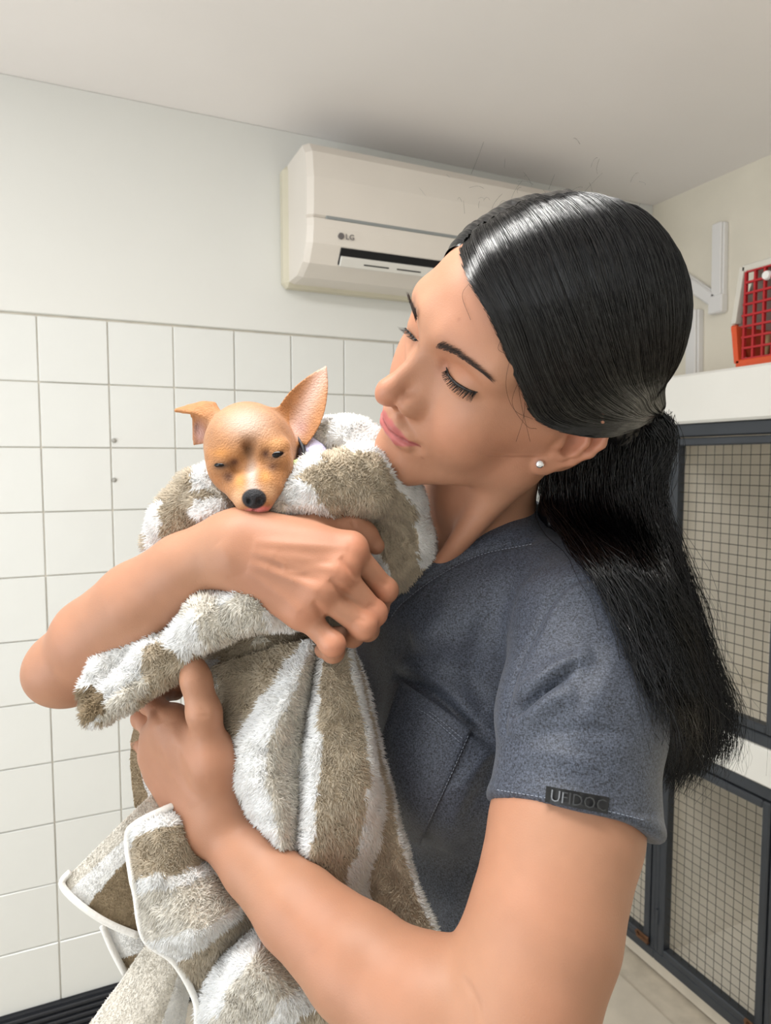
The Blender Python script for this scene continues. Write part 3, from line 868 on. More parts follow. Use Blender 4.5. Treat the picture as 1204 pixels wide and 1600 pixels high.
sV = strokes(sV, sN, [
    ([(615, 1052), (663, 1074), (700, 1100), (742, 1140), (782, 1170)], 9, -.0075), ([(622, 1030), (680, 1062), (745, 1115)], 18, .0045),
    ([(640, 1000), (700, 985), (760, 940)], 30, .0030), ([(760, 960), (735, 1040), (755, 1110)], 16, -.0030),
    ([(790, 1180), (760, 1230), (720, 1290)], 18, -.0035), ([(770, 1170), (730, 1215), (690, 1245)], 12, .0030), ([(760, 1215), (720, 1250), (690, 1330)], 14, .0030),
    ([(770, 1240), (735, 1330), (700, 1400)], 16, -.0035), ([(745, 1350), (715, 1400), (690, 1450)], 14, .0035),
    ([(850, 880), (800, 920), (780, 985)], 22, -.0022), ([(700, 905), (690, 960), (650, 1010)], 16, .0020),
    ([(832, 846), (750, 864), (684, 897), (630, 937), (606, 962)], 3.5, -.0016, False), ([(832, 822), (745, 848), (682, 878), (622, 925)], 10, .0013, False),
], .535, .80)
n_ = (vnoise(sV, 28, 21) - .5) * .0040 + (vnoise(sV, 60, 22) - .5) * .0010
sV = sV + normals(sV, sF) * n_[:, None]
def cloth_mat(name, c1, c2, rough=.56):
    m = mat(name, c1, rough, .45, bump=.22, bscale=1300, sheen=.12)
    nt = m.node_tree; b = nt.nodes['Principled BSDF']; tc = [n for n in nt.nodes if n.type == 'TEX_COORD'][0]
    out = None
    for (scx, scy, scz, a, z) in ((520, 520, 1100, .35, .65), (1100, 1100, 520, .35, .65)):
        mp = nt.nodes.new('ShaderNodeMapping'); mp.inputs['Scale'].default_value = (scx, scy, scz); nt.links.new(tc.outputs['Object'], mp.inputs[0])
        n = nt.nodes.new('ShaderNodeTexNoise'); n.inputs['Scale'].default_value = 1.0; n.inputs['Detail'].default_value = 2; nt.links.new(mp.outputs[0], n.inputs['Vector'])
        if out is None: out = n.outputs[0]
        else:
            ad = nt.nodes.new('ShaderNodeMath'); ad.operation = 'ADD'; nt.links.new(out, ad.inputs[0]); nt.links.new(n.outputs[0], ad.inputs[1]); out = ad.outputs[0]
    r = nt.nodes.new('ShaderNodeValToRGB'); r.color_ramp.elements[0].position = .38; r.color_ramp.elements[1].position = .62
    r.color_ramp.elements[0].color = (*c1, 1); r.color_ramp.elements[1].color = (*c2, 1)
    hv = nt.nodes.new('ShaderNodeMath'); hv.operation = 'MULTIPLY'; hv.inputs[1].default_value = .5
    nt.links.new(out, hv.inputs[0]); nt.links.new(hv.outputs[0], r.inputs[0]); nt.links.new(r.outputs[0], b.inputs['Base Color'])
    return m
m_scrub = cloth_mat('slate_denim', lin(28, 32, 41), lin(80, 87, 102))
shirt = link('scrub_top', np_mesh('scrub_top', c2w(sV), sF), m_scrub, person)
shirt['label'] = 'slate blue short-sleeved scrub top with chest pocket'

def depth_map(V, cell=4.0, dmax=9):
    """front depth of a point set, seen from the stand point, on a coarse raster"""
    u, w = px_of(V); m = (V[:, 2] > .2) & (V[:, 2] < dmax) & (u > -100) & (u < 1300) & (w > -100) & (w < 1760)
    i = ((u[m] + 100) / cell).astype(int); j = ((w[m] + 100) / cell).astype(int)
    D = np.full((int(1400 / cell) + 2, int(1860 / cell) + 2), 9.0); np.minimum.at(D, (i, j), V[m, 2])
    return D
def on_surf(D, u, w, cell=4.0, rad=1):
    """smoothed depth lookup"""
    u = np.atleast_1d(np.asarray(u, float)); w = np.atleast_1d(np.asarray(w, float)); out = np.zeros(len(u))
    for n in range(len(u)):
        i, j = int((u[n] + 100) / cell), int((w[n] + 100) / cell)
        b = D[i - rad:i + rad + 1, j - rad:j + rad + 1]; lo = b.min(); out[n] = b[b < lo + .006].mean()
    return out
def surf_pts(D, pts, off=.0006, n=None, rad=1):
    """points on a surface below a curve given by lines of sight, lifted a little towards the viewer"""
    p = spl(pts, n or 8 * len(pts)); d = on_surf(D, p[:, 0], p[:, 1], rad=rad)
    d = np.convolve(np.pad(d, 2, mode='edge'), np.ones(5) / 5, 'valid')
    return PA([(a, b, c - off) for (a, b), c in zip(p[:, :2], d)])
sD = depth_map(sV)
m_thread = mat('grey_thread', lin(128, 136, 150), .7)
def stitch(pts, name='stitching', parent=None, off=.0006, m=m_thread, dash=4, rad=.00028):
    p = surf_pts(sD, pts, off, 14 * len(pts)); b = MB(); w = c2w(p)
    L = np.concatenate([[0], np.cumsum(np.linalg.norm(np.diff(p, axis=0), axis=1))]); s = 0
    while s < L[-1] - .002:
        q = [tuple(np.interp(s + t, L, w[:, k]) for k in range(3)) for t in (0, .0018)]
        b.tube(q, rad, 4); s += .0030
    return b.build(name, m, parent)
# chest pocket: a second layer following the cloth
def patch(corners, D, nu, nv, off, th, name, m, parent, smooth_it=6):
    c = np.array(corners, float); U = np.linspace(0, 1, nu); W = np.linspace(0, 1, nv)
    g = np.array([[(c[0] * (1 - a) + c[1] * a) * (1 - b) + (c[3] * (1 - a) + c[2] * a) * b for a in U] for b in W])
    d = on_surf(D, g[..., 0].ravel(), g[..., 1].ravel(), rad=2).reshape(nv, nu)
    for _ in range(smooth_it):
        e = np.pad(d, 1, mode='edge'); d = (e[:-2, 1:-1] + e[2:, 1:-1] + e[1:-1, :-2] + e[1:-1, 2:] + 4 * d) / 8
    F_ = PA([(x, y, z - off - th) for (x, y), z in zip(g.reshape(-1, 2), d.ravel())]); K_ = PA([(x, y, z - off + .003) for (x, y), z in zip(g.reshape(-1, 2), d.ravel())])
    n = nu * nv; f = []
    for j in range(nv - 1):
        for i in range(nu - 1):
            q = (j * nu + i, j * nu + i + 1, (j + 1) * nu + i + 1, (j + 1) * nu + i); f.append(q); f.append(tuple(x + n for x in q[::-1]))
    ring = [i for i in range(nu)] + [j * nu + nu - 1 for j in range(1, nv)] + [(nv - 1) * nu + i for i in range(nu - 2, -1, -1)] + [j * nu for j in range(nv - 2, 0, -1)]
    for a, b in zip(ring, ring[1:] + ring[:1]): f.append((b, a, a + n, b + n))
    me = np_mesh(name, c2w(np.concatenate([F_, K_])), np.array(f), False)
    import bmesh
    bm = bmesh.new(); bm.from_mesh(me); bmesh.ops.recalc_face_normals(bm, faces=bm.faces); bm.to_mesh(me); bm.free()
    return link(name, me, m, parent)
pk = patch([(624, 1062), (737, 1139), (655, 1322), (560, 1262)], sD, 22, 26, .0004, .0022, 'chest_pocket', m_scrub, shirt)
for poly in pk.data.polygons: poly.use_smooth = True
stitch([(616, 1084), (670, 1112), (726, 1157)], parent=shirt, off=.0034)
stitch([(614, 1089), (668, 1117), (722, 1163)], parent=shirt, off=.0034)
stitch([(731, 1150), (700, 1220), (656, 1312)], parent=shirt, off=.0034)
stitch([(655, 1314), (620, 1290), (570, 1262)], parent=shirt, off=.0034)
stitch([(830, 850), (750, 867), (686, 899), (632, 939), (609, 966)], parent=shirt)
stitch([(776, 1234), (870, 1250), (960, 1270), (1008, 1282)], parent=shirt)
# rubber label on the sleeve hem
m_rub = mat('black_rubber_label', lin(22, 23, 26), .35, .5)
lb = patch([(853, 1228), (952, 1246), (949, 1272), (851, 1253)], sD, 14, 5, .0006, .0022, 'hem_label', m_rub, shirt, 10)
pL, pR, pB = (P(u_, v_, on_surf(sD, [u_], [v_], rad=2)[0] - .0030) for (u_, v_) in ((858, 1251), (946, 1268), (860, 1233)))
me = text_mesh('UFIDOC', 1.0, .03)
co = np.empty(len(me.vertices) * 3); me.vertices.foreach_get('co', co); co = co.reshape(-1, 3)
co[:, 0] /= co[:, 0].max(); co[:, 1] /= co[:, 1].max()
ex, ey = pR - pL, pB - pL; ez = np.cross(ex, ey); ez /= np.linalg.norm(ez)
if ez[2] > 0: ez = -ez
du = np.array([d_ for d_ in on_surf(sD, np.interp(co[:, 0], [0, 1], [858, 946]), np.interp(co[:, 0], [0, 1], [1244, 1262]), rad=2)])
bs = np.interp(co[:, 0], [0, .25, .5, .75, 1], [on_surf(sD, [u_], [v_], rad=2)[0] for u_, v_ in ((858, 1244), (880, 1248), (902, 1253), (924, 1257), (946, 1262))])
w3 = pL + co[:, :1] * ex + co[:, 1:2] * ey
w3 = w3 / w3[:, 2:3] * (bs - .0044 - co[:, 2] * .02)[:, None]
me.vertices.foreach_set('co', c2w(w3).ravel()); me.update()
link('lettering', me, mat('embossed_black', lin(46, 48, 52), .22, .7), lb)

# trousers and shoes, out of the picture below
def build_legs():
    g = Grid((-.16, -1.44, .48), (.34, -.52, 1.06), .008)
    c = np.array([.07, -.66, .70])
    g.ell(c, (.150, .105, .13), TR, .05)
    out = []
    for sd in (1, -1):
        hip = c + TL * .075 * sd; ft = np.array([hip[0], -1.335, hip[2] + .05])
        kn = (hip + ft) / 2 + TF * .02
        g.chain([hip, kn, ft], [.095, .070, .062], .03); out.append(ft)
    return g.mesh(), out
(gV, gF), feet = build_legs()
link('trousers', np_mesh('trousers', c2w(gV), gF), m_scrub, person)
m_shoe = mat('white_rubber_shoe', lin(225, 225, 222), .5)
for ft in feet:
    g = Grid(ft - .22, ft + np.array([.22, .05, .22]), .006)
    zc = np.array([0, math.cos(PITCH), -math.sin(PITCH)])
    fl = lambda p: p - zc * ((p @ zc) + HCAM - .032)
    a = fl(ft - TF * .04); b_ = fl(ft + TF * .14)
    g.cone(a, b_, .040, .036, .02); g.cone(fl(ft) , ft, .045, .050, .02)
    g.put(lambda X, Y, Z: Y * zc[1] + Z * zc[2] + HCAM - .002, ft - .2, ft + .2, 0, 's')
    v_, f_ = g.mesh(); link('shoe', np_mesh('shoe', c2w(v_), f_), m_shoe, person)
# ================================================================== THE DOG
P_all = P
def P(u, v, d): return P_all(u, v, d * .968)
def leaf(g, a, b, nrm, W, th=.0016, cup=.35, k=.006, bend=0.0):
    """an ear flap: axis a-b, facing nrm, half-width profile W(t), cupped towards nrm"""
    a = np.asarray(a, float); b = np.asarray(b, float); t_ = b - a; L = np.linalg.norm(t_); t_ /= L
    n = np.asarray(nrm, float); n = n - t_ * (n @ t_); n /= np.linalg.norm(n); s = np.cross(t_, n)
    wm = max(W(x) for x in np.linspace(0, 1, 20))
    ts = np.linspace(0, 1, 64); ws = np.array([W(x) for x in ts])
    def fn(X, Y, Z):
        x, y, z = X - a[0], Y - a[1], Z - a[2]
        T = x * t_[0] + y * t_[1] + z * t_[2]; S_ = x * s[0] + y * s[1] + z * s[2]; N_ = x * n[0] + y * n[1] + z * n[2]
        w = np.interp(np.clip(T / L, 0, 1), ts, ws)
        z0 = cup * S_ ** 2 / wm - cup * wm * .35 + bend * (T / L) ** 2
        d = np.maximum(np.abs(N_ - z0) - th, (np.abs(S_) - w) * .8)
        return np.maximum(np.maximum(d, -T), (T - L) * .8)
    m = wm + .01 + abs(bend)
    g.put(fn, np.minimum(a, b) - m, np.maximum(a, b) + m, k)
def build_dog():
    g = Grid((-.20, -.16, .48), (.0, .15, .76), .0011)
    g.ell(P(388, 688, .578), (.0325, .0310, .034), None, .01)
    g.ell(P(390, 708, .570), (.0300, .022, .027), None, .02)
    g.cone(P(394, 738, .560), P(397, 776, .543), .0190, .0115, .016)
    g.cone(P(396, 745, .545), P(397, 772, .536), .0080, .0075, .012)
    for (a, b) in (((376, 770, .546), (386, 786, .538)), ((420, 764, .545), (409, 784, .538))):
        g.cone(P(*a), P(*b), .0088, .0075, .008)                      # flews
    g.cone(P(396, 770, .556), P(399, 797, .546), .012, .0072, .006)
    g.chain([P(378, 792, .5345), P(398, 795, .5315), P(418, 789, .5345)], [.0009, .0009, .0009], .002, 's')
    g.ell(P(397, 778, .5305), (.0082, .0068, .0062), None, .003)
    for x in (389, 405):
        g.ell(P(x, 783, .5255), (.0018, .0022, .003), None, .0015, 's')
    # brows, eye hollows, lids
    g.ell(P(347, 710, .5525), (.010, .0065, .006), None, .010); g.ell(P(431, 696, .5510), (.010, .0065, .006), None, .010)
    g.ell(P(366, 733, .540), (.006, .006, .008), None, .010, 's'); g.ell(P(416, 722, .540), (.006, .006, .008), None, .010, 's')
    g.ell(P(347, 729, .552), (.0082, .0062, .0060), None, .004); g.ell(P(432, 714, .5505), (.0085, .0066, .0060), None, .004)
    g.chain([P(337, 728, .5462), P(348, 729, .5452), P(359, 727, .5468)], [.0014, .0020, .0012], .002, 's')
    g.chain([P(421, 716, .5452), P(432, 713, .5438), P(443, 707, .5452)], [.0020, .0036, .0024], .002, 's')
    g.chain([P(389, 700, .542), P(392, 735, .541)], [.002, .001], .012, 's')
    g.ell(P(356, 742, .558), (.009, .010, .010), None, .02); g.ell(P(432, 736, .558), (.009, .010, .010), None, .02)
    # ears
    W1 = lambda t: .0175 * (np.sin(np.pi * min(.30 + .72 * t, 1.0)) ** .8) * (1 - .12 * t) + .0012
    leaf(g, P(451, 682, .590), P(510, 571, .598), (.10, -.12, -1), W1, .0014, .42, .009)
    W2 = lambda t: .0155 - .004 * t
    leaf(g, P(330, 690, .592), P(318, 636, .590), (-.45, .0, -1), W2, .0015, .45, .009)
    W3 = lambda t: .0115 * (1 - t) ** .75 + .001
    leaf(g, P(330, 641, .589), P(272, 638, .578), (.05, .85, -.55), W3, .0014, -.45, .010, -.004)
    g.cone(P(318, 642, .588), P(330, 650, .586), .005, .005, .008)
    # neck and trunk inside the towel
    g.chain([P(402, 715, .60), P(440, 760, .635), P(470, 850, .665)], [.029, .031, .045], .02)
    g.chain([P(470, 850, .665), P(430, 960, .655)], [.045, .042], .02)
    return g.mesh()
dV, dF = build_dog(); dV = relax(dV, dF, 2, .4); dN = normals(dV, dF)
du_, dw_ = px_of(dV)
fr = np.clip((.566 - dV[:, 2]) / .01, 0, 1)
def bl(x, y, rx, ry, ang=0):
    a = math.radians(ang); dx, dy = du_ - x, dw_ - y; p_, q_ = dx * math.cos(a) + dy * math.sin(a), -dx * math.sin(a) + dy * math.cos(a)
    return np.exp(-((p_ / rx) ** 2 + (q_ / ry) ** 2))
dC = np.tile(np.array(lin(174, 120, 74)), (len(dV), 1)) * (.86 + .28 * vnoise(dV, 240, 4)[:, None])
dC = mixc(dC, lin(200, 174, 158), .98 * bl(385, 660, 36, 24) * fr)             # paler crown
dC = mixc(dC, lin(140, 96, 62), .55 * bl(440, 676, 14, 24, 20) * fr); dC = mixc(dC, lin(140, 100, 70), .5 * bl(333, 690, 12, 24) * fr)
dC = mixc(dC, lin(98, 66, 42), .85 * bl(387, 702, 10, 14) * fr)
dC = mixc(dC, lin(206, 140, 70), .7 * bl(345, 708, 14, 8) * fr); dC = mixc(dC, lin(222, 164, 110), .8 * bl(432, 692, 16, 8, -10) * fr)
for (x, y, rx, ry, an) in ((358, 745, 14, 11, 30), (424, 730, 14, 9, -20), (366, 722, 8, 7, 0), (415, 709, 7, 7, 0)):
    dC = mixc(dC, lin(78, 42, 24), .95 * bl(x, y, rx, ry, an) * fr)
for (x, y) in ((347, 728), (432, 713)): dC = mixc(dC, lin(46, 30, 24), .9 * bl(x, y, 15, 5.5, -5 if x < 400 else -18) * fr)
dC = mixc(dC, lin(208, 146, 74), .7 * bl(374, 752, 9, 12) * fr); dC = mixc(dC, lin(208, 146, 74), .7 * bl(414, 744, 10, 12) * fr)
dC = mixc(dC, lin(196, 182, 172), .9 * bl(393, 744, 8, 22) * fr); dC = mixc(dC, lin(178, 164, 158), .7 * bl(396, 764, 12, 8) * fr)
dC = mixc(dC, lin(206, 164, 128), .7 * bl(372, 778, 12, 14) * fr); dC = mixc(dC, lin(206, 160, 120), .7 * bl(424, 770, 12, 14) * fr)
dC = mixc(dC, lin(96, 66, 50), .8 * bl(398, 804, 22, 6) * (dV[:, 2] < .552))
dC = mixc(dC, lin(224, 130, 124), np.clip(2.2 * bl(402, 797, 17, 4, -8), 0, 1) * (dV[:, 2] < .5275))
nose = (((dV - P(397, 779, .5295)) / np.array([.0090, .0076, .0085])) ** 2).sum(1)
dC = mixc(dC, lin(30, 30, 34), np.clip((1.12 - nose) / .2, 0, 1))
inear = np.clip(-(dN @ np.array([.05, -.1, -1.])) * -1 - .35, 0, 1)
e1 = (du_ > 452) & (dw_ < 690) & (dV[:, 2] > .552)
d1, t1, _ = seg_dist2(du_, dw_, [(458, 676), (508, 574)])
cen = np.exp(-((d1 - 0) / 13) ** 2) * np.clip((-dN[:, 2] - .2) / .3, 0, 1) * e1
dC = mixc(dC, lin(226, 190, 174), cen * .9)
dC = mixc(dC, lin(196, 150, 150), .5 * bl(470, 668, 10, 12) * e1)
dC = mixc(dC, lin(214, 176, 172), .8 * bl(312, 678, 9, 16) * (dV[:, 2] > .5535)); dC = mixc(dC, lin(120, 104, 108), .6 * bl(307, 668, 4, 9) * (dV[:, 2] > .5535))
m_fur = mat('short_brown_fur', (1, 1, 1), .55, .3, attr='Col', bump=.5, bscale=700, sheen=.15)
nt = m_fur.node_tree
me = np_mesh('dog', c2w(dV), dF); set_col(me, dC)
dog = link('dog', me, m_fur)
tag(dog, 'small tan dog with dark nose and large ears, bundled in towel', 'dog')
m_eye = mat('dog_eye', lin(10, 8, 10), .12, .35)
def Matrix3(a): return np.array([[math.cos(a), -math.sin(a), 0], [math.sin(a), math.cos(a), 0], [0, 0, 1.]]) 
def ball(c, r, name, m, parent, R=None, h=None):
    g = Grid(np.asarray(c) - max(r) - .004, np.asarray(c) + max(r) + .004, h or max(r) / 9); g.ell(c, r, R, 0); v, f = g.mesh()
    return link(name, np_mesh(name, c2w(v), f), m, parent)
ball(P(347.5, 727.5, .5475), (.0070, .0030, .0078), 'eye', m_eye, dog); ball(P(432, 712, .5484), (.0070, .0046, .0070), 'eye', m_eye, dog, Matrix3(.28))

# collar with tag, lilac lining behind the neck
def torus_arc(c, ax1, ax2, r1, r2, a0, a1, n=30): return [c + ax1 * r1 * math.cos(t) + ax2 * r2 * math.sin(t) for t in np.linspace(a0, a1, n)]
cc = P(418, 730, .598); axd = np.array([.30, -.30, .9]); axd /= np.linalg.norm(axd)
e1_ = np.cross(axd, [0, 0, 1.]); e1_ /= np.linalg.norm(e1_); e2_ = np.cross(axd, e1_)
pts = [cc + e1_ * .0345 * math.cos(t) + e2_ * .0345 * math.sin(t) for t in np.linspace(0, 2 * math.pi, 48)]
ring = []
for p_ in pts[:-1]:
    o_ = (p_ - cc) / np.linalg.norm(p_ - cc)
    for (a_, b_) in ((-.007, 0), (-.007, .0022), (.007, .0022), (.007, 0)): ring.append(p_ + axd * a_ + o_ * b_)
n_ = len(pts) - 1; ff = [((i * 4 + k), (i * 4 + (k + 1) % 4), ((i + 1) % n_) * 4 + (k + 1) % 4, ((i + 1) % n_) * 4 + k) for i in range(n_) for k in range(4)]
collar = link('collar', np_mesh('collar', c2w(np.array(ring)), np.array(ff)), mat('black_collar', lin(30, 33, 42), .5), dog); collar['label'] = 'black collar strap'

g_ = Grid(P(500, 760, .60) - np.array([.05, .03, .06]), P(500, 660, .60) + np.array([.03, .03, .05]), .0016)
g_.chain([P(480, 698, .602), P(490, 712, .600), P(486, 735, .596)], [.009, .011, .009], .006)
v_, f_ = g_.mesh()
o = link('collar_lining', np_mesh('collar_lining', c2w(v_), f_), mat('lilac_fleece', lin(214, 212, 240), .9, .1, bump=.6, bscale=500), dog); o['label'] = 'pale lilac fleece at the neck'
g_ = Grid(P(462, 735, .568) - .02, P(462, 735, .568) + .02, .0009)
g_.ell(P(464, 733, .566), (.0062, .0080, .0022), None, 0); v_, f_ = g_.mesh()
o = link('collar_tag', np_mesh('collar_tag', c2w(v_), f_), mat('pale_green_tag', lin(200, 222, 150), .4), collar); o['label'] = 'pale green tag'
P = P_all
# ================================================================== THE TOWEL
TW, TT, TB = np.array(lin(252, 251, 249)), np.array(lin(198, 184, 163)), np.array(lin(232, 226, 215))
TD = np.array(lin(156, 138, 112))
CMAP = {'W': TW, 'T': TT, 'B': TB, 'D': TD}
tw_parts = []                       # (V, F, C, pile length)
def crm(p, n):
    """Catmull-Rom resampling along axis 0 of an (m, ..., 3) array"""
    m = p.shape[0]; q = np.concatenate([2 * p[:1] - p[1:2], p, 2 * p[-1:] - p[-2:-1]])
    t = np.linspace(0, m - 1 - 1e-9, n); i = t.astype(int); f = (t - i).reshape(-1, *([1] * (p.ndim - 1)))
    a, b, c, d = q[i], q[i + 1], q[i + 2], q[i + 3]
    return .5 * (2 * b + (c - a) * f + (2 * a - 5 * b + 4 * c - d) * f ** 2 + (3 * b - 3 * c + d - a) * f ** 3), t
def sheet(lines, cols, pile, nr=70, nc=110, th=.0035, wob=.006, ripple=.0016, seed=1, wobc=.10):
    """lines: stripe boundaries, each a list of (u, v, depth); cols: a colour for each gap between two lines"""
    L = np.array([[P(*p) for p in ln] for ln in lines])          # (lines, pts, 3)
    G, t = crm(L, nc); G = np.swapaxes(G, 0, 1); G, _ = crm(G, nr)    # (nr, nc, 3)
    V = G.reshape(-1, 3)
    T = np.tile(t, nr) + (vnoise(V, 90, seed) - .5) * 2 * wobc
    ci = np.clip(T.astype(int), 0, len(cols) - 1)
    C = np.array([CMAP[c] for c in cols])[ci]
    I = np.arange(nr * nc).reshape(nr, nc)
    F = np.stack([I[:-1, :-1].ravel(), I[:-1, 1:].ravel(), I[1:, 1:].ravel(), I[1:, :-1].ravel()], 1)
    N = normals(V, F)
    if (N * V).sum(1).mean() > 0: F = F[:, ::-1]; N = -N
    V = V + N * ((vnoise(V, 45, seed + 5) - .5) * 2 * ripple + (vnoise(V, 130, seed + 6) - .5) * ripple)[:, None]
    N = normals(V, F); B = V - N * th
    n = len(V)
    ring = np.concatenate([I[0, :], I[1:, -1], I[-1, -2::-1], I[-2:0:-1, 0]]); nx = np.roll(ring, -1)
    side = np.stack([ring, nx, nx + n, ring + n], 1)
    # keep the winding of the rim consistent with the front
    e0 = set(zip(F[:, 0].tolist(), F[:, 1].tolist())) | set(zip(F[:, 1].tolist(), F[:, 2].tolist())) | set(zip(F[:, 2].tolist(), F[:, 3].tolist())) | set(zip(F[:, 3].tolist(), F[:, 0].tolist()))
    if (int(ring[0]), int(nx[0])) in e0: side = side[:, ::-1]
    tw_parts.append((np.concatenate([V, B]), np.concatenate([F, F[:, ::-1] + n, side]), np.concatenate([C, C]), pile, len(F)))
    return G
# --- front drape hanging from under the hand
def cols_(pts, ds): return [(a, b, d) for (a, b), d in zip(pts, ds)]
sheet([
    cols_([(332, 1040), (318, 1110), (328, 1195), (362, 1290), (405, 1370), (455, 1450)], [.560, .552, .550, .552, .552, .555]),
    cols_([(470, 1000), (425, 1072), (352, 1180), (375, 1250), (420, 1335), (480, 1440)], [.548, .530, .532, .528, .530, .545]),
    cols_([(490, 1000), (458, 1080), (415, 1180), (428, 1265), (445, 1345), (500, 1440)], [.542, .518, .508, .502, .508, .535]),
    cols_([(500, 1000), (488, 1080), (470, 1180), (466, 1270), (466, 1355), (512, 1445)], [.552, .540, .528, .518, .516, .535]),
    cols_([(506, 1000), (502, 1080), (498, 1180), (494, 1270), (490, 1375), (524, 1450)], [.545, .526, .512, .503, .508, .535]),
    cols_([(538, 1000), (552, 1080), (572, 1190), (568, 1280), (540, 1395), (575, 1460)], [.550, .532, .516, .512, .520, .540]),
    cols_([(543, 1008), (561, 1085), (588, 1200), (598, 1275), (575, 1415), (622, 1495)], [.556, .545, .540, .536, .530, .530]),
    cols_([(546, 1012), (568, 1085), (596, 1200), (614, 1280), (650, 1405), (698, 1510)], [.566, .556, .552, .545, .532, .520]),
    cols_([(548, 1014), (573, 1085), (602, 1200), (620, 1280), (656, 1405), (706, 1514)], [.574, .566, .564, .558, .545, .532]),
], 'TWBWTWTW', .0062, 110, 150, seed=3, wobc=.12)
# --- lower left, fluffy side with the piped edge
G7 = sheet([
    cols_([(200, 1306), (215, 1285), (262, 1262), (330, 1236)], [.532, .530, .535, .565]),
    cols_([(204, 1320), (222, 1302), (272, 1290), (345, 1280)], [.528, .520, .522, .560]),
    cols_([(208, 1372), (232, 1366), (282, 1362), (360, 1318)], [.522, .510, .516, .560]),
    cols_([(212, 1392), (236, 1386), (288, 1380), (375, 1336)], [.522, .512, .512, .556]),
    cols_([(226, 1462), (250, 1462), (312, 1448), (405, 1390)], [.522, .508, .502, .545]),
    cols_([(272, 1500), (292, 1492), (330, 1466), (412, 1408)], [.526, .516, .514, .545]),
    cols_([(305, 1560), (318, 1540), (348, 1494), (420, 1428)], [.530, .532, .532, .545]),
    cols_([(312, 1602), (338, 1580), (386, 1500), (448, 1456)], [.524, .504, .498, .530]),
    cols_([(372, 1650), (402, 1610), (442, 1560), (490, 1510)], [.520, .500, .492, .515]),
    cols_([(420, 1660), (446, 1630), (474, 1580), (520, 1545)], [.520, .512, .500, .510]),
    cols_([(500, 1700), (520, 1660), (540, 1620), (575, 1590)], [.520, .518, .515, .515]),
], 'WTWBWTWBWT', .0058, 90, 150, seed=11, wobc=.10)
# --- reverse side, flat terry: flap pointing left
G8 = sheet([
    cols_([(97, 1378), (150, 1325), (205, 1270), (262, 1218)], [.540, .542, .552, .575]),
    cols_([(108, 1392), (165, 1338), (222, 1285), (285, 1235)], [.538, .540, .550, .575]),
    cols_([(134, 1418), (180, 1362), (236, 1310), (300, 1260)], [.538, .540, .550, .575]),
    cols_([(214, 1460), (228, 1420), (262, 1380), (330, 1320)], [.545, .550, .560, .580]),
], 'BWD', .0016, 70, 90, seed=21, wobc=.03, ripple=.0008)
sheet([
    cols_([(160, 1440), (200, 1445), (250, 1430)], [.560, .560, .57]),
    cols_([(168, 1470), (205, 1472), (255, 1455)], [.560, .560, .57]),
    cols_([(186, 1498), (216, 1490), (260, 1478)], [.560, .560, .57]),
    cols_([(196, 1520), (222, 1512), (266, 1500)], [.560, .560, .57]),
], 'WWD', .0014, 40, 50, seed=25, wobc=.05, ripple=.0006)
G9 = sheet([
    cols_([(236, 1462), (190, 1530), (140, 1600), (90, 1680)], [.548, .540, .530, .520]),
    cols_([(266, 1494), (232, 1560), (200, 1630), (160, 1700)], [.545, .532, .522, .515]),
    cols_([(282, 1508), (262, 1570), (238, 1640), (210, 1710)], [.545, .535, .526, .520]),
    cols_([(300, 1530), (292, 1580), (282, 1640), (262, 1710)], [.555, .548, .540, .535]),
], 'BBW', .0016, 70, 80, seed=29, wobc=.03, ripple=.0008)
sheet([
    cols_([(330, 1550), (322, 1600), (310, 1660)], [.555, .550, .545]),
    cols_([(370, 1560), (362, 1620), (350, 1690)], [.552, .546, .540]),
    cols_([(420, 1570), (412, 1640), (400, 1700)], [.560, .555, .550]),
], 'BW', .0016, 40, 40, seed=33, wobc=.03, ripple=.0008)
# --- strip behind the lower hand
G10 = sheet([
    cols_([(212, 1120), (204, 1160), (204, 1215), (212, 1262)], [.590, .588, .585, .580]),
    cols_([(226, 1120), (218, 1165), (222, 1215), (240, 1262)], [.585, .583, .580, .575]),
    cols_([(238, 1120), (236, 1170), (246, 1220), (262, 1262)], [.588, .586, .583, .578]),
    cols_([(300, 1120), (300, 1170), (310, 1220), (320, 1262)], [.600, .600, .600, .600]),
], 'DWB', .0022, 60, 60, seed=37, wobc=.04)
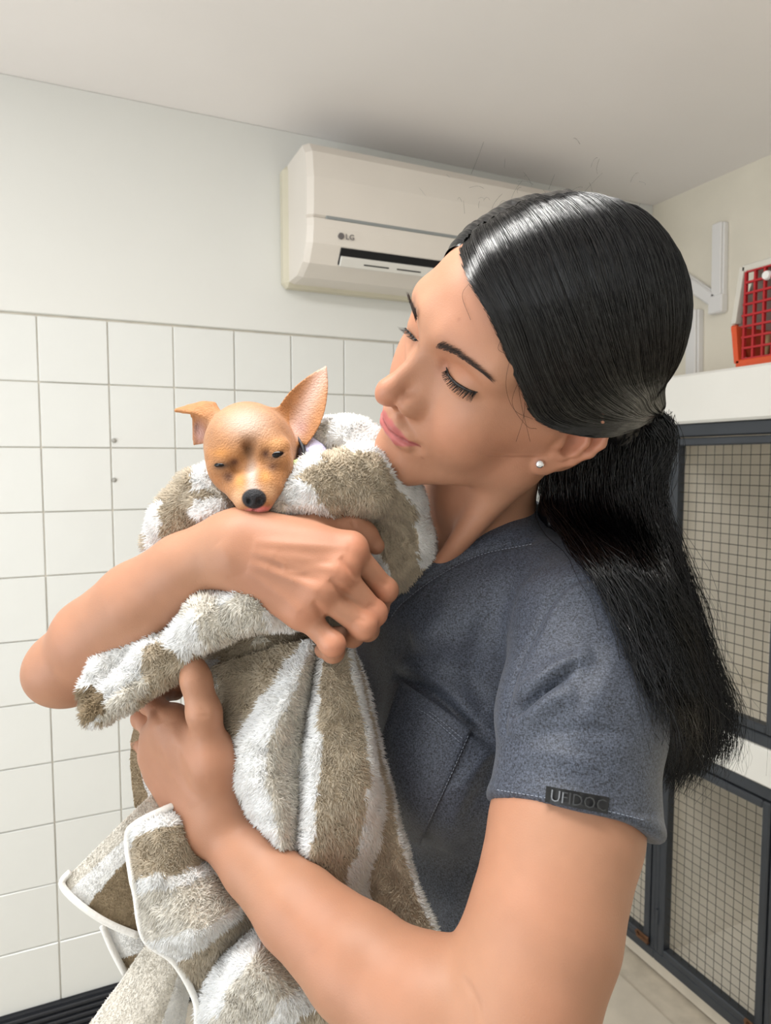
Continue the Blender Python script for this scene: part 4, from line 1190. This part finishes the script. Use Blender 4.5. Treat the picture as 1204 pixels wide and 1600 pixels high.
# --- puffy folds around the dog and under the forearm, one soft volume
def build_bundle():
    g = Grid((-.30, -.30, .46), (.06, .085, .72), .0020)
    c = g.chain
    # hood folds at the right of the dog
    c([P(440, 786, .546), P(500, 766, .552), P(560, 756, .560), P(606, 776, .575)], [.0150, .0235, .0270, .0200], .012)
    c([P(512, 690, .600), P(550, 700, .598), P(590, 735, .592), P(618, 790, .595)], [.0200, .0220, .0250, .0220], .012)
    c([P(612, 790, .600), P(632, 850, .606), P(628, 900, .610)], [.0260, .0215, .0150], .014)
    c([P(646, 800, .615), P(660, 850, .620)], [.0080, .0060], .010)
    c([P(560, 840, .59), P(605, 880, .60)], [.020, .016], .012)
    # left of the dog
    c([P(334, 752, .568), P(318, 758, .572)], [.0155, .0150], .010)
    c([P(345, 790, .562), P(318, 792, .565)], [.0120, .0120], .008)
    c([P(305, 770, .580), P(276, 812, .582), P(262, 850, .586)], [.0180, .0190, .018], .012)
    c([P(262, 805, .588), P(243, 852, .590), P(262, 880, .59)], [.0080, .0085, .010], .006)
    # fold under the forearm
    c([P(280, 1000, .528), P(330, 968, .520), P(395, 950, .518), P(452, 970, .528)], [.0120, .0175, .0160, .0080], .008)
    # rolled end at the left
    c([P(286, 1016, .530), P(240, 1040, .530), P(195, 1078, .528), P(152, 1112, .526)], [.0150, .0165, .0130, .0095], .006)
    c([P(246, 1000, .540), P(200, 1022, .542), P(162, 1046, .538), P(146, 1078, .532), P(146, 1106, .528)], [.0100, .0090, .0095, .0090, .0085], .006)
    # inside, behind everything
    g.ell(P(430, 950, .620), (.062, .085, .058), None, .02)
    g.ell(P(410, 1120, .600), (.050, .085, .045), None, .03)
    c([P(400, 1060, .575), P(325, 1075, .570)], [.018, .016], .01)
    return g.mesh()
kV, kF = build_bundle(); kV = relax(kV, kF, 2, .5); kN = normals(kV, kF)
kV = strokes(kV, kN, [
    ([(500, 700), (560, 725), (600, 775)], 10, -.004), ([(600, 800), (640, 830), (655, 880)], 6, -.003), ([(470, 765), (520, 720), (590, 712)], 14, .002),
    ([(300, 740), (330, 770), (345, 776)], 6, -.003), ([(185, 1052), (222, 1046), (215, 1060), (170, 1085), (150, 1112)], 7, -.005),
    ([(345, 940), (400, 965), (440, 972)], 12, .002),
], .45, .68)
kV = kV + normals(kV, kF) * ((vnoise(kV, 50, 71) - .5) * .004 + (vnoise(kV, 130, 72) - .5) * .0022)[:, None]
ku, kw = px_of(kV)
jit = (vnoise(kV, 120, 77) - .5) * 14; ju, jw = ku + jit, kw + (vnoise(kV, 120, 78) - .5) * 14
def inpoly(u, w, poly):
    r = np.zeros(len(u), bool); n = len(poly)
    for i in range(n):
        (x0, y0), (x1, y1) = poly[i], poly[(i + 1) % n]
        c = (y0 > w) != (y1 > w)
        r ^= c & (u < (x1 - x0) * (w - y0) / (y1 - y0 + 1e-9) + x0)
    return r
kC = np.tile(TT, (len(kV), 1))
def paint(poly, col, lo=0, hi=9): kC[inpoly(ju, jw, poly) & (kV[:, 2] > lo) & (kV[:, 2] < hi)] = CMAP[col]
paint([(430, 640), (700, 640), (700, 800), (640, 790), (590, 712), (520, 696), (480, 735), (430, 760)], 'W')
paint([(470, 660), (518, 655), (505, 690), (478, 720)], 'B')
paint([(425, 755), (462, 742), (500, 782), (520, 808), (420, 815)], 'W'); paint([(415, 790), (445, 780), (450, 812), (415, 815)], 'B')
paint([(642, 770), (690, 770), (690, 900), (655, 880)], 'W')
paint([(538, 812), (560, 835), (600, 880), (608, 905), (560, 905)], 'W')
paint([(296, 720), (360, 720), (352, 762), (300, 768)], 'W'); paint([(328, 745), (365, 745), (365, 782), (335, 782)], 'B'); paint([(302, 782), (370, 778), (370, 815), (305, 815)], 'W')
paint([(225, 780), (256, 785), (250, 830), (262, 880), (225, 890)], 'W')
paint([(262, 900), (470, 900), (470, 1000), (340, 1012), (292, 1026), (266, 1000)], 'B', 0, .56)
paint([(255, 975), (300, 955), (318, 1012), (288, 1032), (262, 1010)], 'W', 0, .56); paint([(405, 955), (470, 955), (470, 990), (420, 990)], 'W', 0, .56); paint([(330, 925), (350, 915), (380, 925), (340, 950)], 'W', 0, .56)
paint([(120, 1000), (236, 985), (262, 1000), (222, 1020), (226, 1070), (150, 1135), (120, 1140)], 'W', 0, .56)
paint([(150, 1105), (220, 1060), (235, 1075), (165, 1140)], 'B', 0, .56); paint([(120, 1078), (148, 1066), (166, 1092), (150, 1125), (120, 1130)], 'D', 0, .56)
paint([(300, 1040), (345, 1030), (345, 1110), (290, 1110)], 'W', .5, .6)
tw_parts.append((kV, kF, kC, .0058, len(kF)))

off = 0; Vs, Fs, Cs = [], [], []
for (v, f, c, _, _) in tw_parts: Vs.append(v); Fs.append(f + off); Cs.append(c); off += len(v)
me = np_mesh('towel', c2w(np.concatenate(Vs)), np.concatenate(Fs)); set_col(me, np.concatenate(Cs))
m_terry = mat('terry_cloth', (1, 1, 1), .95, .1, attr='Col', bump=.6, bscale=700, sheen=.3)
towel = link('towel', me, m_terry)
tag(towel, 'plush striped taupe and white towel wrapped round the dog', 'towel')
# piped hems
m_pipe = mat('white_piping', lin(240, 238, 234), .9, .1, bump=.3, bscale=600)
def piping(pts3, r=.0026):
    b = MB(); b.tube([tuple(p) for p in c2w(np.array(pts3))], r, 8); o = b.build('hem_piping', m_pipe, towel, True)
    o['label'] = 'white piped hem'
piping(np.array([spl(PA([(a[0], a[1], a[2]) for a in [(330, 1236, .562), (262, 1262, .532), (212, 1287, .527), (199, 1310, .528), (206, 1370, .518), (212, 1396, .518), (226, 1466, .518), (272, 1503, .522), (305, 1562, .526), (308, 1610, .52)]]), 60)])[0])
piping(spl(PA([(110, 1362, .540), (97, 1378, .537), (106, 1396, .535), (136, 1422, .534), (172, 1444, .537), (216, 1462, .542)]), 30))
piping(spl(PA([(242, 1110, .584), (236, 1170, .583), (248, 1225, .578), (270, 1268, .572)]), 24), .0026)
piping(spl(PA([(160, 1446, .556), (176, 1484, .556), (196, 1522, .556)]), 16), .0026)
# --- the pile: tens of thousands of little tufts
rng = np.random.default_rng(5)
PV, PC = [], []
for (v, f, c, pile, nfront) in tw_parts:
    q = f[:nfront]; a, b_, d_ = v[q[:, 0]], v[q[:, 1]], v[q[:, 3]]
    ar = np.linalg.norm(np.cross(b_ - a, d_ - a), axis=1); dens = 1 / (.00115 ** 2) if pile > .003 else 1 / (.0009 ** 2)
    nn = normals(v, f)
    # leave the deep inside bare
    cen = v[q].mean(1); nf = nn[q[:, 0]]
    vis = (nf * (cen / np.linalg.norm(cen, axis=1, keepdims=True))).sum(1) < .35
    ar = ar * vis
    n = int(ar.sum() * dens); k = rng.choice(len(q), n, p=ar / ar.sum())
    r1, r2 = rng.random(n), rng.random(n)
    pos = (v[q[k, 0]] * ((1 - r1) * (1 - r2))[:, None] + v[q[k, 1]] * (r1 * (1 - r2))[:, None] + v[q[k, 2]] * (r1 * r2)[:, None] + v[q[k, 3]] * ((1 - r1) * r2)[:, None])
    nr_ = nn[q[k, 0]]; col = c[q[k, 0]]
    fx = np.stack([vnoise(pos, 120, 91) - .5, vnoise(pos, 120, 92) - .60, vnoise(pos, 120, 93) - .5], 1) * 1.5 + rng.normal(0, .28, (n, 3)) + np.array([0, -.25, 0])
    fx = fx - nr_ * (fx * nr_).sum(1, keepdims=True)
    ln = pile * rng.uniform(.65, 1.2, n)[:, None]
    tip = pos + nr_ * ln * .72 + fx * ln * .75
    t1 = np.cross(nr_, fx + 1e-4); t1 /= np.linalg.norm(t1, axis=1, keepdims=True); t2 = np.cross(nr_, t1)
    w = (.00075 if pile > .003 else .0005) * rng.uniform(.8, 1.3, n)[:, None]
    base = [pos - nr_ * .0006 + (t1 * math.cos(g_) + t2 * math.sin(g_)) * w for g_ in (0, 2.094, 4.189)]
    PV.append(np.stack(base + [tip], 1).reshape(-1, 3)); col = col * (np.where(np.abs(col - TB).sum(1) < .01, rng.uniform(.70, 1.22, n), np.where(col.mean(1) > .8, rng.uniform(.96, 1.06, n), rng.uniform(.84, 1.12, n))))[:, None]
    PC.append(np.repeat(np.clip(col, 0, .97), 4, axis=0))
PV = np.concatenate(PV); PC = np.concatenate(PC); n = len(PV) // 4
i4 = np.arange(n)[:, None, None] * 4
PF = (i4 + np.array([[0, 1, 3], [1, 2, 3], [2, 0, 3]])[None]).reshape(-1, 3)
print('tufts', n)
me = np_mesh('pile', c2w(PV), PF); set_col(me, PC)
m_pile = mat('towel_pile', (1, 1, 1), .95, .08, attr='Col', sheen=.2)
pile_o = link('pile', me, m_pile, towel); pile_o['kind'] = 'stuff'; pile_o['label'] = 'plush towel pile'
# ================================================================== HAIR, BROWS, LASHES, EARRING
m_hair = mat('black_hair', lin(9, 9, 12), .20, .65)
m_hair.node_tree.nodes['Principled BSDF'].inputs['Anisotropic'].default_value = .4
m_brow = mat('dark_brow_hair', lin(66, 54, 49), .6, .3)
HC = np.array([0, -.020, .050]); HRAD = np.array([.088, .113, .099])
GP = (.055, -.128, .006)
KN = np.array([
    [(-.0335, .068, .0945), (.009, .0845, .0905), (.0415, .0795, .0775), (.0670, .0560, .0440), (.0770, .0300, .0200), (.0965, -.020, .0195), GP],
    [(-.032, .058, .112), (.012, .072, .108), (.050, .060, .085), (.076, .036, .048), (.084, .006, .028), (.091, -.050, .020), GP],
    [(-.030, .035, .132), (.016, .042, .128), (.060, .030, .096), (.083, .000, .060), (.087, -.040, .040), (.080, -.080, .020), GP],
    [(-.025, -.002, .146), (.02, -.004, .142), (.064, -.015, .105), (.085, -.040, .066), (.087, -.072, .042), (.077, -.102, .022), GP],
    [(-.020, -.042, .148), (.02, -.055, .140), (.058, -.065, .110), (.078, -.082, .075), (.080, -.100, .047), (.070, -.118, .024), GP],
    [(-.016, -.075, .136), (.008, -.097, .128), (.035, -.112, .105), (.055, -.122, .077), (.062, -.130, .048), (.060, -.130, .022), GP],
    [(-.016, -.092, .122), (-.012, -.122, .10), (.005, -.138, .076), (.025, -.142, .052), (.040, -.140, .034), (.048, -.135, .018), GP]])
KF = np.array([
    [(-.0345, .0675, .0940), (-.050, .0640, .080), (-.068, .046, .050), (-.080, .010, .028), (-.080, -.045, .012), (-.045, -.110, .004), (.0, -.128, .0)],
    [(-.033, .058, .112), (-.058, .046, .095), (-.078, .022, .055), (-.086, -.015, .034), (-.080, -.065, .016), (-.045, -.112, .006), (.0, -.128, .0)],
    [(-.030, .020, .138), (-.062, .010, .110), (-.084, -.012, .064), (-.088, -.045, .038), (-.075, -.085, .018), (-.045, -.115, .008), (.0, -.128, .0)],
    [(-.022, -.035, .148), (-.058, -.055, .115), (-.078, -.072, .072), (-.078, -.092, .044), (-.062, -.112, .022), (-.035, -.125, .010), (.0, -.13, .0)],
    [(-.016, -.088, .125), (-.030, -.118, .10), (-.030, -.132, .07), (-.025, -.136, .048), (-.018, -.135, .030), (-.010, -.132, .014), (.0, -.13, .0)]])
def cap(K, ns, nt_, seed, lift=0.0):
    A, s = crm(K, ns); A = np.swapaxes(A, 0, 1); A, t = crm(A, nt_); A = np.swapaxes(A, 0, 1)      # (ns, nt, 3)
    s = s / (K.shape[0] - 1); t = t / (K.shape[1] - 1)
    d = A - HC; r0 = np.linalg.norm(d, axis=2); u = d / r0[..., None]
    re = 1 / np.sqrt(((u / HRAD) ** 2).sum(2))
    ws = np.clip(s / .28, 0, 1); ws = (ws * ws * (3 - 2 * ws))[:, None]; wt = np.clip((1 - t) / .30, 0, 1); wt = (wt * wt * (3 - 2 * wt))[None, :]
    w = ws * wt; r = r0 * (1 - w) + re * w
    # grooves between locks run along the strands
    S2 = np.stack([np.repeat(s[:, None], nt_, 1) * 26, np.repeat(t[None, :], ns, 0) * 1.2, np.full((ns, nt_), seed * 3.7)], 2).reshape(-1, 3)
    g1 = (vnoise(S2, 1.0, seed) - .5); g2 = (vnoise(S2 * np.array([3.3, 1.5, 1]), 1.0, seed + 1) - .5); g3 = (vnoise(S2 * np.array([9, 1, 1]), 1.0, seed + 2) - .5)
    g = (g1 * .0022 + g2 * .0014 + g3 * .0007).reshape(ns, nt_)
    edge = (.25 + .75 * np.clip(np.minimum(s / .06, 1), 0, 1))[:, None]
    part = .0022 * np.exp(-(t / .03) ** 2)[None, :]
    r = r + g * edge - part + lift
    L = HC + u * r[..., None]
    return L
def grid_faces(ns, nt_):
    I = np.arange(ns * nt_).reshape(ns, nt_)
    return np.stack([I[:-1, :-1].ravel(), I[:-1, 1:].ravel(), I[1:, 1:].ravel(), I[1:, :-1].ravel()], 1)
def loc2cam(L): return HO + L @ HR.T
LN = cap(KN, 420, 120, 41); LF = cap(KF, 200, 90, 47)
pv, pf = [], []; off = 0
for L in (LN, LF):
    v = loc2cam(L.reshape(-1, 3)); f = grid_faces(*L.shape[:2]); n = normals(v, f)
    c0 = loc2cam(HC[None])[0]
    if ((v - c0) * n).sum(1).mean() < 0: f = f[:, ::-1]
    pv.append(v); pf.append(f + off); off += len(v)
# mass of hair below the tie and behind the neck
def build_mass():
    g = Grid((.08, -.10, .46), (.30, .18, .76), .003)
    g.chain([H(.045, -.112, .012), P(965, 700, .632), P(925, 770, .640), P(905, 815, .635)], [.017, .032, .040, .032], .02)
    g.chain([P(900, 740, .625), P(905, 810, .620), P(960, 890, .600)], [.028, .030, .016], .02)
    g.chain([P(985, 690, .625), P(975, 790, .620), P(995, 860, .605)], [.024, .024, .012], .02)
    g.ell(H(0, -.075, -.01), (.055, .045, .055), HR, .03)
    return g.mesh()
mv, mf = build_mass(); mN = normals(mv, mf)
S2 = np.stack([px_of(mv)[0] * .16, px_of(mv)[1] * .012, mv[:, 2] * 60], 1)
mv = mv + mN * ((vnoise(S2, 1.0, 61) - .5) * .006)[:, None]
pv.append(mv); pf.append(mf + off)
hair = link('hair', np_mesh('hair', c2w(np.concatenate(pv)), np.concatenate(pf)), m_hair, person)
hair['label'] = 'long black hair tied half back'
def strand_mesh(paths, rad, nseg=3):
    """many thin tubes in one mesh; paths (n, m, 3), rad (n, m)"""
    n, m, _ = paths.shape
    T = np.gradient(paths, axis=1); T /= np.linalg.norm(T, axis=2, keepdims=True) + 1e-9
    ref = np.array([.3, .2, 1.0]); A = np.cross(T, ref); A /= np.linalg.norm(A, axis=2, keepdims=True) + 1e-9; B = np.cross(T, A)
    ang = np.arange(nseg) * 2 * math.pi / nseg
    V = paths[:, :, None, :] + (A[:, :, None, :] * np.cos(ang)[None, None, :, None] + B[:, :, None, :] * np.sin(ang)[None, None, :, None]) * rad[:, :, None, None]
    I = np.arange(n * m * nseg).reshape(n, m, nseg)
    F = np.stack([I[:, :-1], I[:, 1:], np.roll(I[:, 1:], -1, 2), np.roll(I[:, :-1], -1, 2)], 3).reshape(-1, 4)
    return V.reshape(-1, 3), F
rg = np.random.default_rng(8)
sv, sf = [], []; off = 0
def put_strands(paths, rad):
    global off
    v, f = strand_mesh(paths, rad); sv.append(v); sf.append(f + off); off += len(v)
# fine strands lying on the cap
n = 1500; m = 26
si = np.sort(rg.random(n)) * .985; ti = np.linspace(.02, 1, m)
ns, nt_ = LN.shape[:2]
sj = np.clip(si[:, None] + np.cumsum(rg.normal(0, .0016, (n, m)), 1), 0, .995)
fi = sj * (ns - 1); i0 = fi.astype(int); fr_ = (fi - i0)[..., None]; j0 = np.tile((ti * (nt_ - 1)).astype(int), (n, 1))
pp = LN[i0, j0] * (1 - fr_) + LN[np.minimum(i0 + 1, ns - 1), j0] * fr_
pp = HC + (pp - HC) * (1 + rg.uniform(.001, .010, (n, 1, 1)) )
put_strands(loc2cam(pp), np.full((n, m), .00022) * rg.uniform(.7, 1.3, (n, 1)))
# soft hairline: short fine hairs over the edge of the cap
n = 260; m = 12
tb = rg.uniform(.0, .72, n); tl = rg.uniform(.06, .16, n); tj = np.clip(tb[:, None] + tl[:, None] * np.linspace(0, 1, m)[None], 0, .99)
jj = (tj * (nt_ - 1)).astype(int); e0 = LN[0][jj]; e1 = LN[14][jj]
ww = (rg.uniform(-.35, .3, n)[:, None] * (1 - np.linspace(0, 1, m)[None]) ** 1.0 + np.linspace(0, 1, m)[None] * .6)[..., None]
pb = e0 * (1 - ww) + e1 * ww
pb = HC + (pb - HC) * 1.012
pb = np.stack([np.convolve(np.pad(pb[a, :, k], 2, mode='edge'), np.ones(5) / 5, 'valid') for a in range(n) for k in range(3)]).reshape(n, 3, m).swapaxes(1, 2)
put_strands(loc2cam(pb), np.full((n, m), .00014))
# long loose hair
GD = np.array([[P(*q) for q in g] for g in [
    [(850, 745, .600), (856, 790, .600), (900, 850, .575), (950, 920, .500), (992, 1000, .470), (1020, 1080, .470), (1036, 1150, .488)],
    [(900, 720, .590), (902, 800, .585), (945, 870, .545), (1000, 950, .490), (1038, 1050, .485), (1060, 1140, .525), (1046, 1222, .530)],
    [(960, 690, .595), (955, 770, .590), (985, 850, .570), (1030, 940, .545), (1064, 1040, .535), (1082, 1140, .535), (1052, 1230, .538)],
    [(1015, 660, .590), (1005, 750, .592), (1015, 830, .585), (1050, 920, .565), (1082, 1030, .555), (1108, 1120, .550), (1092, 1205, .548)],
    [(1040, 655, .600), (1042, 700, .600), (1026, 770, .598), (1058, 880, .580), (1098, 1010, .568), (1136, 1110, .562), (1134, 1182, .556)]]])
def over_cloth(G, gap=.011):
    out = []
    for g in G:
        p = spl(g, 13); u_, w_ = px_of(p); d = np.minimum(p[:, 2], on_surf(sD, u_, w_, rad=2) - gap)
        d = np.minimum(d, np.convolve(np.pad(d, 1, mode='edge'), np.ones(3) / 3, 'valid'))
        out.append(np.stack([(u_ - CX) / FPX * d, (CY - w_) / FPX * d, d], 1))
    return np.array(out)
GD = over_cloth(GD)
def loose(n, m, spread, lo=0.0, hi=1.0, rad=.00030, frizz=.0012, endvar=.18):
    w = rg.uniform(lo, hi, n) * (len(GD) - 1); w = np.clip(w, 0, len(GD) - 1 - 1e-6); i = w.astype(int); f = (w - i)[:, None, None]
    base = GD[i] * (1 - f) + GD[i + 1] * f
    base = base + rg.normal(0, spread, (n, 1, 3)) * np.array([1, .6, 1]) * np.linspace(.5, 1.25, base.shape[1])[None, :, None]
    base = base + rg.normal(0, spread * .35, base.shape)
    out = np.empty((n, m, 3))
    pad = np.concatenate([2 * base[:, :1] - base[:, 1:2], base, 2 * base[:, -1:] - base[:, -2:-1]], 1)
    for a in range(n):
        end = (base.shape[1] - 1) * (1 - rg.random() ** 2 * endvar); t = np.linspace(0, end - 1e-6, m); k = t.astype(int); q = (t - k)[:, None]
        p0, p1, p2, p3 = pad[a, k], pad[a, k + 1], pad[a, k + 2], pad[a, k + 3]
        out[a] = .5 * (2 * p1 + (p2 - p0) * q + (2 * p0 - 5 * p1 + 4 * p2 - p3) * q ** 2 + (3 * p1 - 3 * p2 + p3 - p0) * q ** 3)
    ph = rg.uniform(0, 6.28, (n, 1)); tt = np.linspace(0, 1, m)[None]
    out[..., 0] += np.sin(ph + tt * rg.uniform(6, 14, (n, 1))) * frizz * (.3 + tt); out[..., 1] += np.cos(ph * 1.7 + tt * 9) * frizz * .5 * tt
    put_strands(out, rad * rg.uniform(.6, 1.3, (n, 1)) * (1.15 - .8 * tt))
loose(3000, 24, .0046, rad=.00040, frizz=.0040, endvar=.42)
loose(700, 26, .0085, .1, 1.0, rad=.00020, frizz=.005)
# short curl below the tie
GD_keep = GD
GD = np.array([[P(*q) for q in g] for g in [
    [(1000, 660, .585), (1020, 680, .580), (1030, 705, .582), (1010, 740, .588), (985, 775, .59)],
    [(1030, 640, .590), (1050, 668, .588), (1050, 700, .590), (1038, 735, .592), (1010, 765, .595)]]])
loose(420, 14, .0030, rad=.00034, frizz=.001)
# flyaways on the crown and around the face
def fly(u0, v0, d0, du, dv, n, spread, ln):
    b = np.array([P(u0, v0, d0)]) + rg.normal(0, spread, (n, 3)) * np.array([1, .25, 1])
    m = 9; t = np.linspace(0, 1, m)[None, :, None]
    dr = np.array([du, -dv, 0]) + rg.normal(0, .5, (n, 3)); dr /= np.linalg.norm(dr, axis=1, keepdims=True)
    cv = rg.normal(0, .5, (n, 3)); L_ = ln * rg.uniform(.4, 1.2, (n, 1, 1))
    put_strands(b[:, None, :] + (dr[:, None, :] * t + cv[:, None, :] * t ** 2) * L_, np.full((n, m), .00007))
fly(790, 338, .50, -.3, -1, 30, .030, .011); fly(890, 318, .475, .1, -1, 24, .030, .009)
hsD = depth_map(hV, 4.0)
for pts in ([(800, 545), (790, 600), (803, 640), (832, 655)], [(812, 590), (800, 630), (822, 665), (838, 670)], [(790, 520), (778, 545), (800, 556)], [(735, 440), (722, 462), (735, 500)], [(808, 560), (812, 620), (828, 690)], [(820, 610), (818, 650), (806, 690)]):
    p = surf_pts(hsD, pts, .0012, 24, 2); put_strands(p[None], np.full((1, 24), .00013))
strands = link('loose_strands', np_mesh('loose_strands', c2w(np.concatenate(sv)), np.concatenate(sf)), m_hair, hair)
strands['kind'] = 'stuff'; strands['label'] = 'fine black hair strands'
# brows
def brow(line, n, ln, spread, flow, name):
    p = surf_pts(hsD, line, .0003, 80, 1); tt = np.clip(rg.beta(1.1, 1.3, n), 0, 1)
    k = (tt * 78).astype(int); root = p[k] + (p[k + 1] - p[k]) * rg.random((n, 1))
    tan = p[np.minimum(k + 3, 79)] - p[np.maximum(k - 1, 0)]; tan /= np.linalg.norm(tan, axis=1, keepdims=True)
    upv = HR[:, 2]; wdt = spread * (1 - .75 * tt)[:, None]
    root = root + upv * rg.uniform(-1, 1, (n, 1)) * wdt
    d = tan * 1.0 + upv * (flow * (1 - tt))[:, None] + rg.normal(0, .12, (n, 3))
    d /= np.linalg.norm(d, axis=1, keepdims=True); m = 6; t = np.linspace(0, 1, m)[None, :, None]
    out = HR[:, 1]
    path = root[:, None, :] + d[:, None, :] * t * ln + out * (.0008 * np.sin(t * 2.6))
    v, f = strand_mesh(path, np.full((n, m), .00017) * (1.1 - .8 * t[0, :, 0])[None])
    o = link(name, np_mesh(name, c2w(v), f), m_brow, person); return o
brow([(681, 540), (700, 547), (722, 559), (745, 575), (766, 592)], 300, .0068, .0021, .8, 'eyebrow')
brow([(651, 500), (647, 488), (643, 476), (640, 466)], 150, .006, .0022, .5, 'eyebrow')
# lashes
m_lash = mat('lash', lin(24, 18, 16), .5)
def lashes(line, n, ln, dirs, name, r=.0007):
    p = surf_pts(hsD, line, .0004, 60, 1)
    b = MB(); b.tube([tuple(q) for q in c2w(p)], list(r * np.sin(np.linspace(.35, 2.9, 60))), 6)
    k = np.linspace(4, 57, n).astype(int); root = p[k]
    D0, D1 = (HR @ np.array(d, float) for d in dirs); f = (k / 60.0)[:, None]
    d = D0 * (1 - f) + D1 * f + rg.normal(0, .10, (n, 3)); d /= np.linalg.norm(d, axis=1, keepdims=True)
    m = 7; t = np.linspace(0, 1, m)[None, :, None]; L_ = ln * (.55 + .45 * f[:, None])
    path = root[:, None, :] + d[:, None, :] * t * L_ + HR[:, 2] * (.0022 * t ** 2)
    v, ff = strand_mesh(path, np.full((n, m), .00026) * (1.1 - .9 * t[0, :, 0])[None])
    o = b.build(name, m_lash, person, True)
    link('lash_hairs', np_mesh('lash_hairs', c2w(v), ff), m_lash, o)
lashes([(697, 574), (701, 586), (710, 597), (722, 605), (735, 611), (746, 613)], 95, .0105, [(0, .75, -.75), (.45, .6, -.75)], 'eyelash_line', .0011)
lashes([(653, 533), (646, 527), (639, 519), (633, 512)], 36, .0075, [(-.1, .75, -.6), (-.5, .7, -.5)], 'eyelash_line')
# stud earring
m_stud = mat('silver_stud', lin(225, 225, 228), .15, .8, .9)
e_d = on_surf(hsD, [843], [725], rad=1)[0]
b = MB()
ce = c2w(P(843, 725, e_d - .0015)); nrm = Vector(c2w(P(843, 725, e_d - .006)) - ce).normalized()
for (z, r) in (): pass
pr = [(0.0, .0), (.0028, .0), (.0032, .0008), (.0024, .0020), (.0012, .0024)]
q = nrm.to_track_quat('Z', 'Y').to_matrix()
ring = []
for (r_, h_) in pr[1:]:
    for k in range(10): ring.append(Vector(ce) + q @ Vector((r_ * math.cos(k * .6283), r_ * math.sin(k * .6283), h_)))
fc = [tuple(range(9, -1, -1)), tuple(range(30, 40))] + [(j * 10 + k, j * 10 + (k + 1) % 10, (j + 1) * 10 + (k + 1) % 10, (j + 1) * 10 + k) for j in range(3) for k in range(10)]
b.add(ring, fc); b.build('stud_earring', m_stud, person)
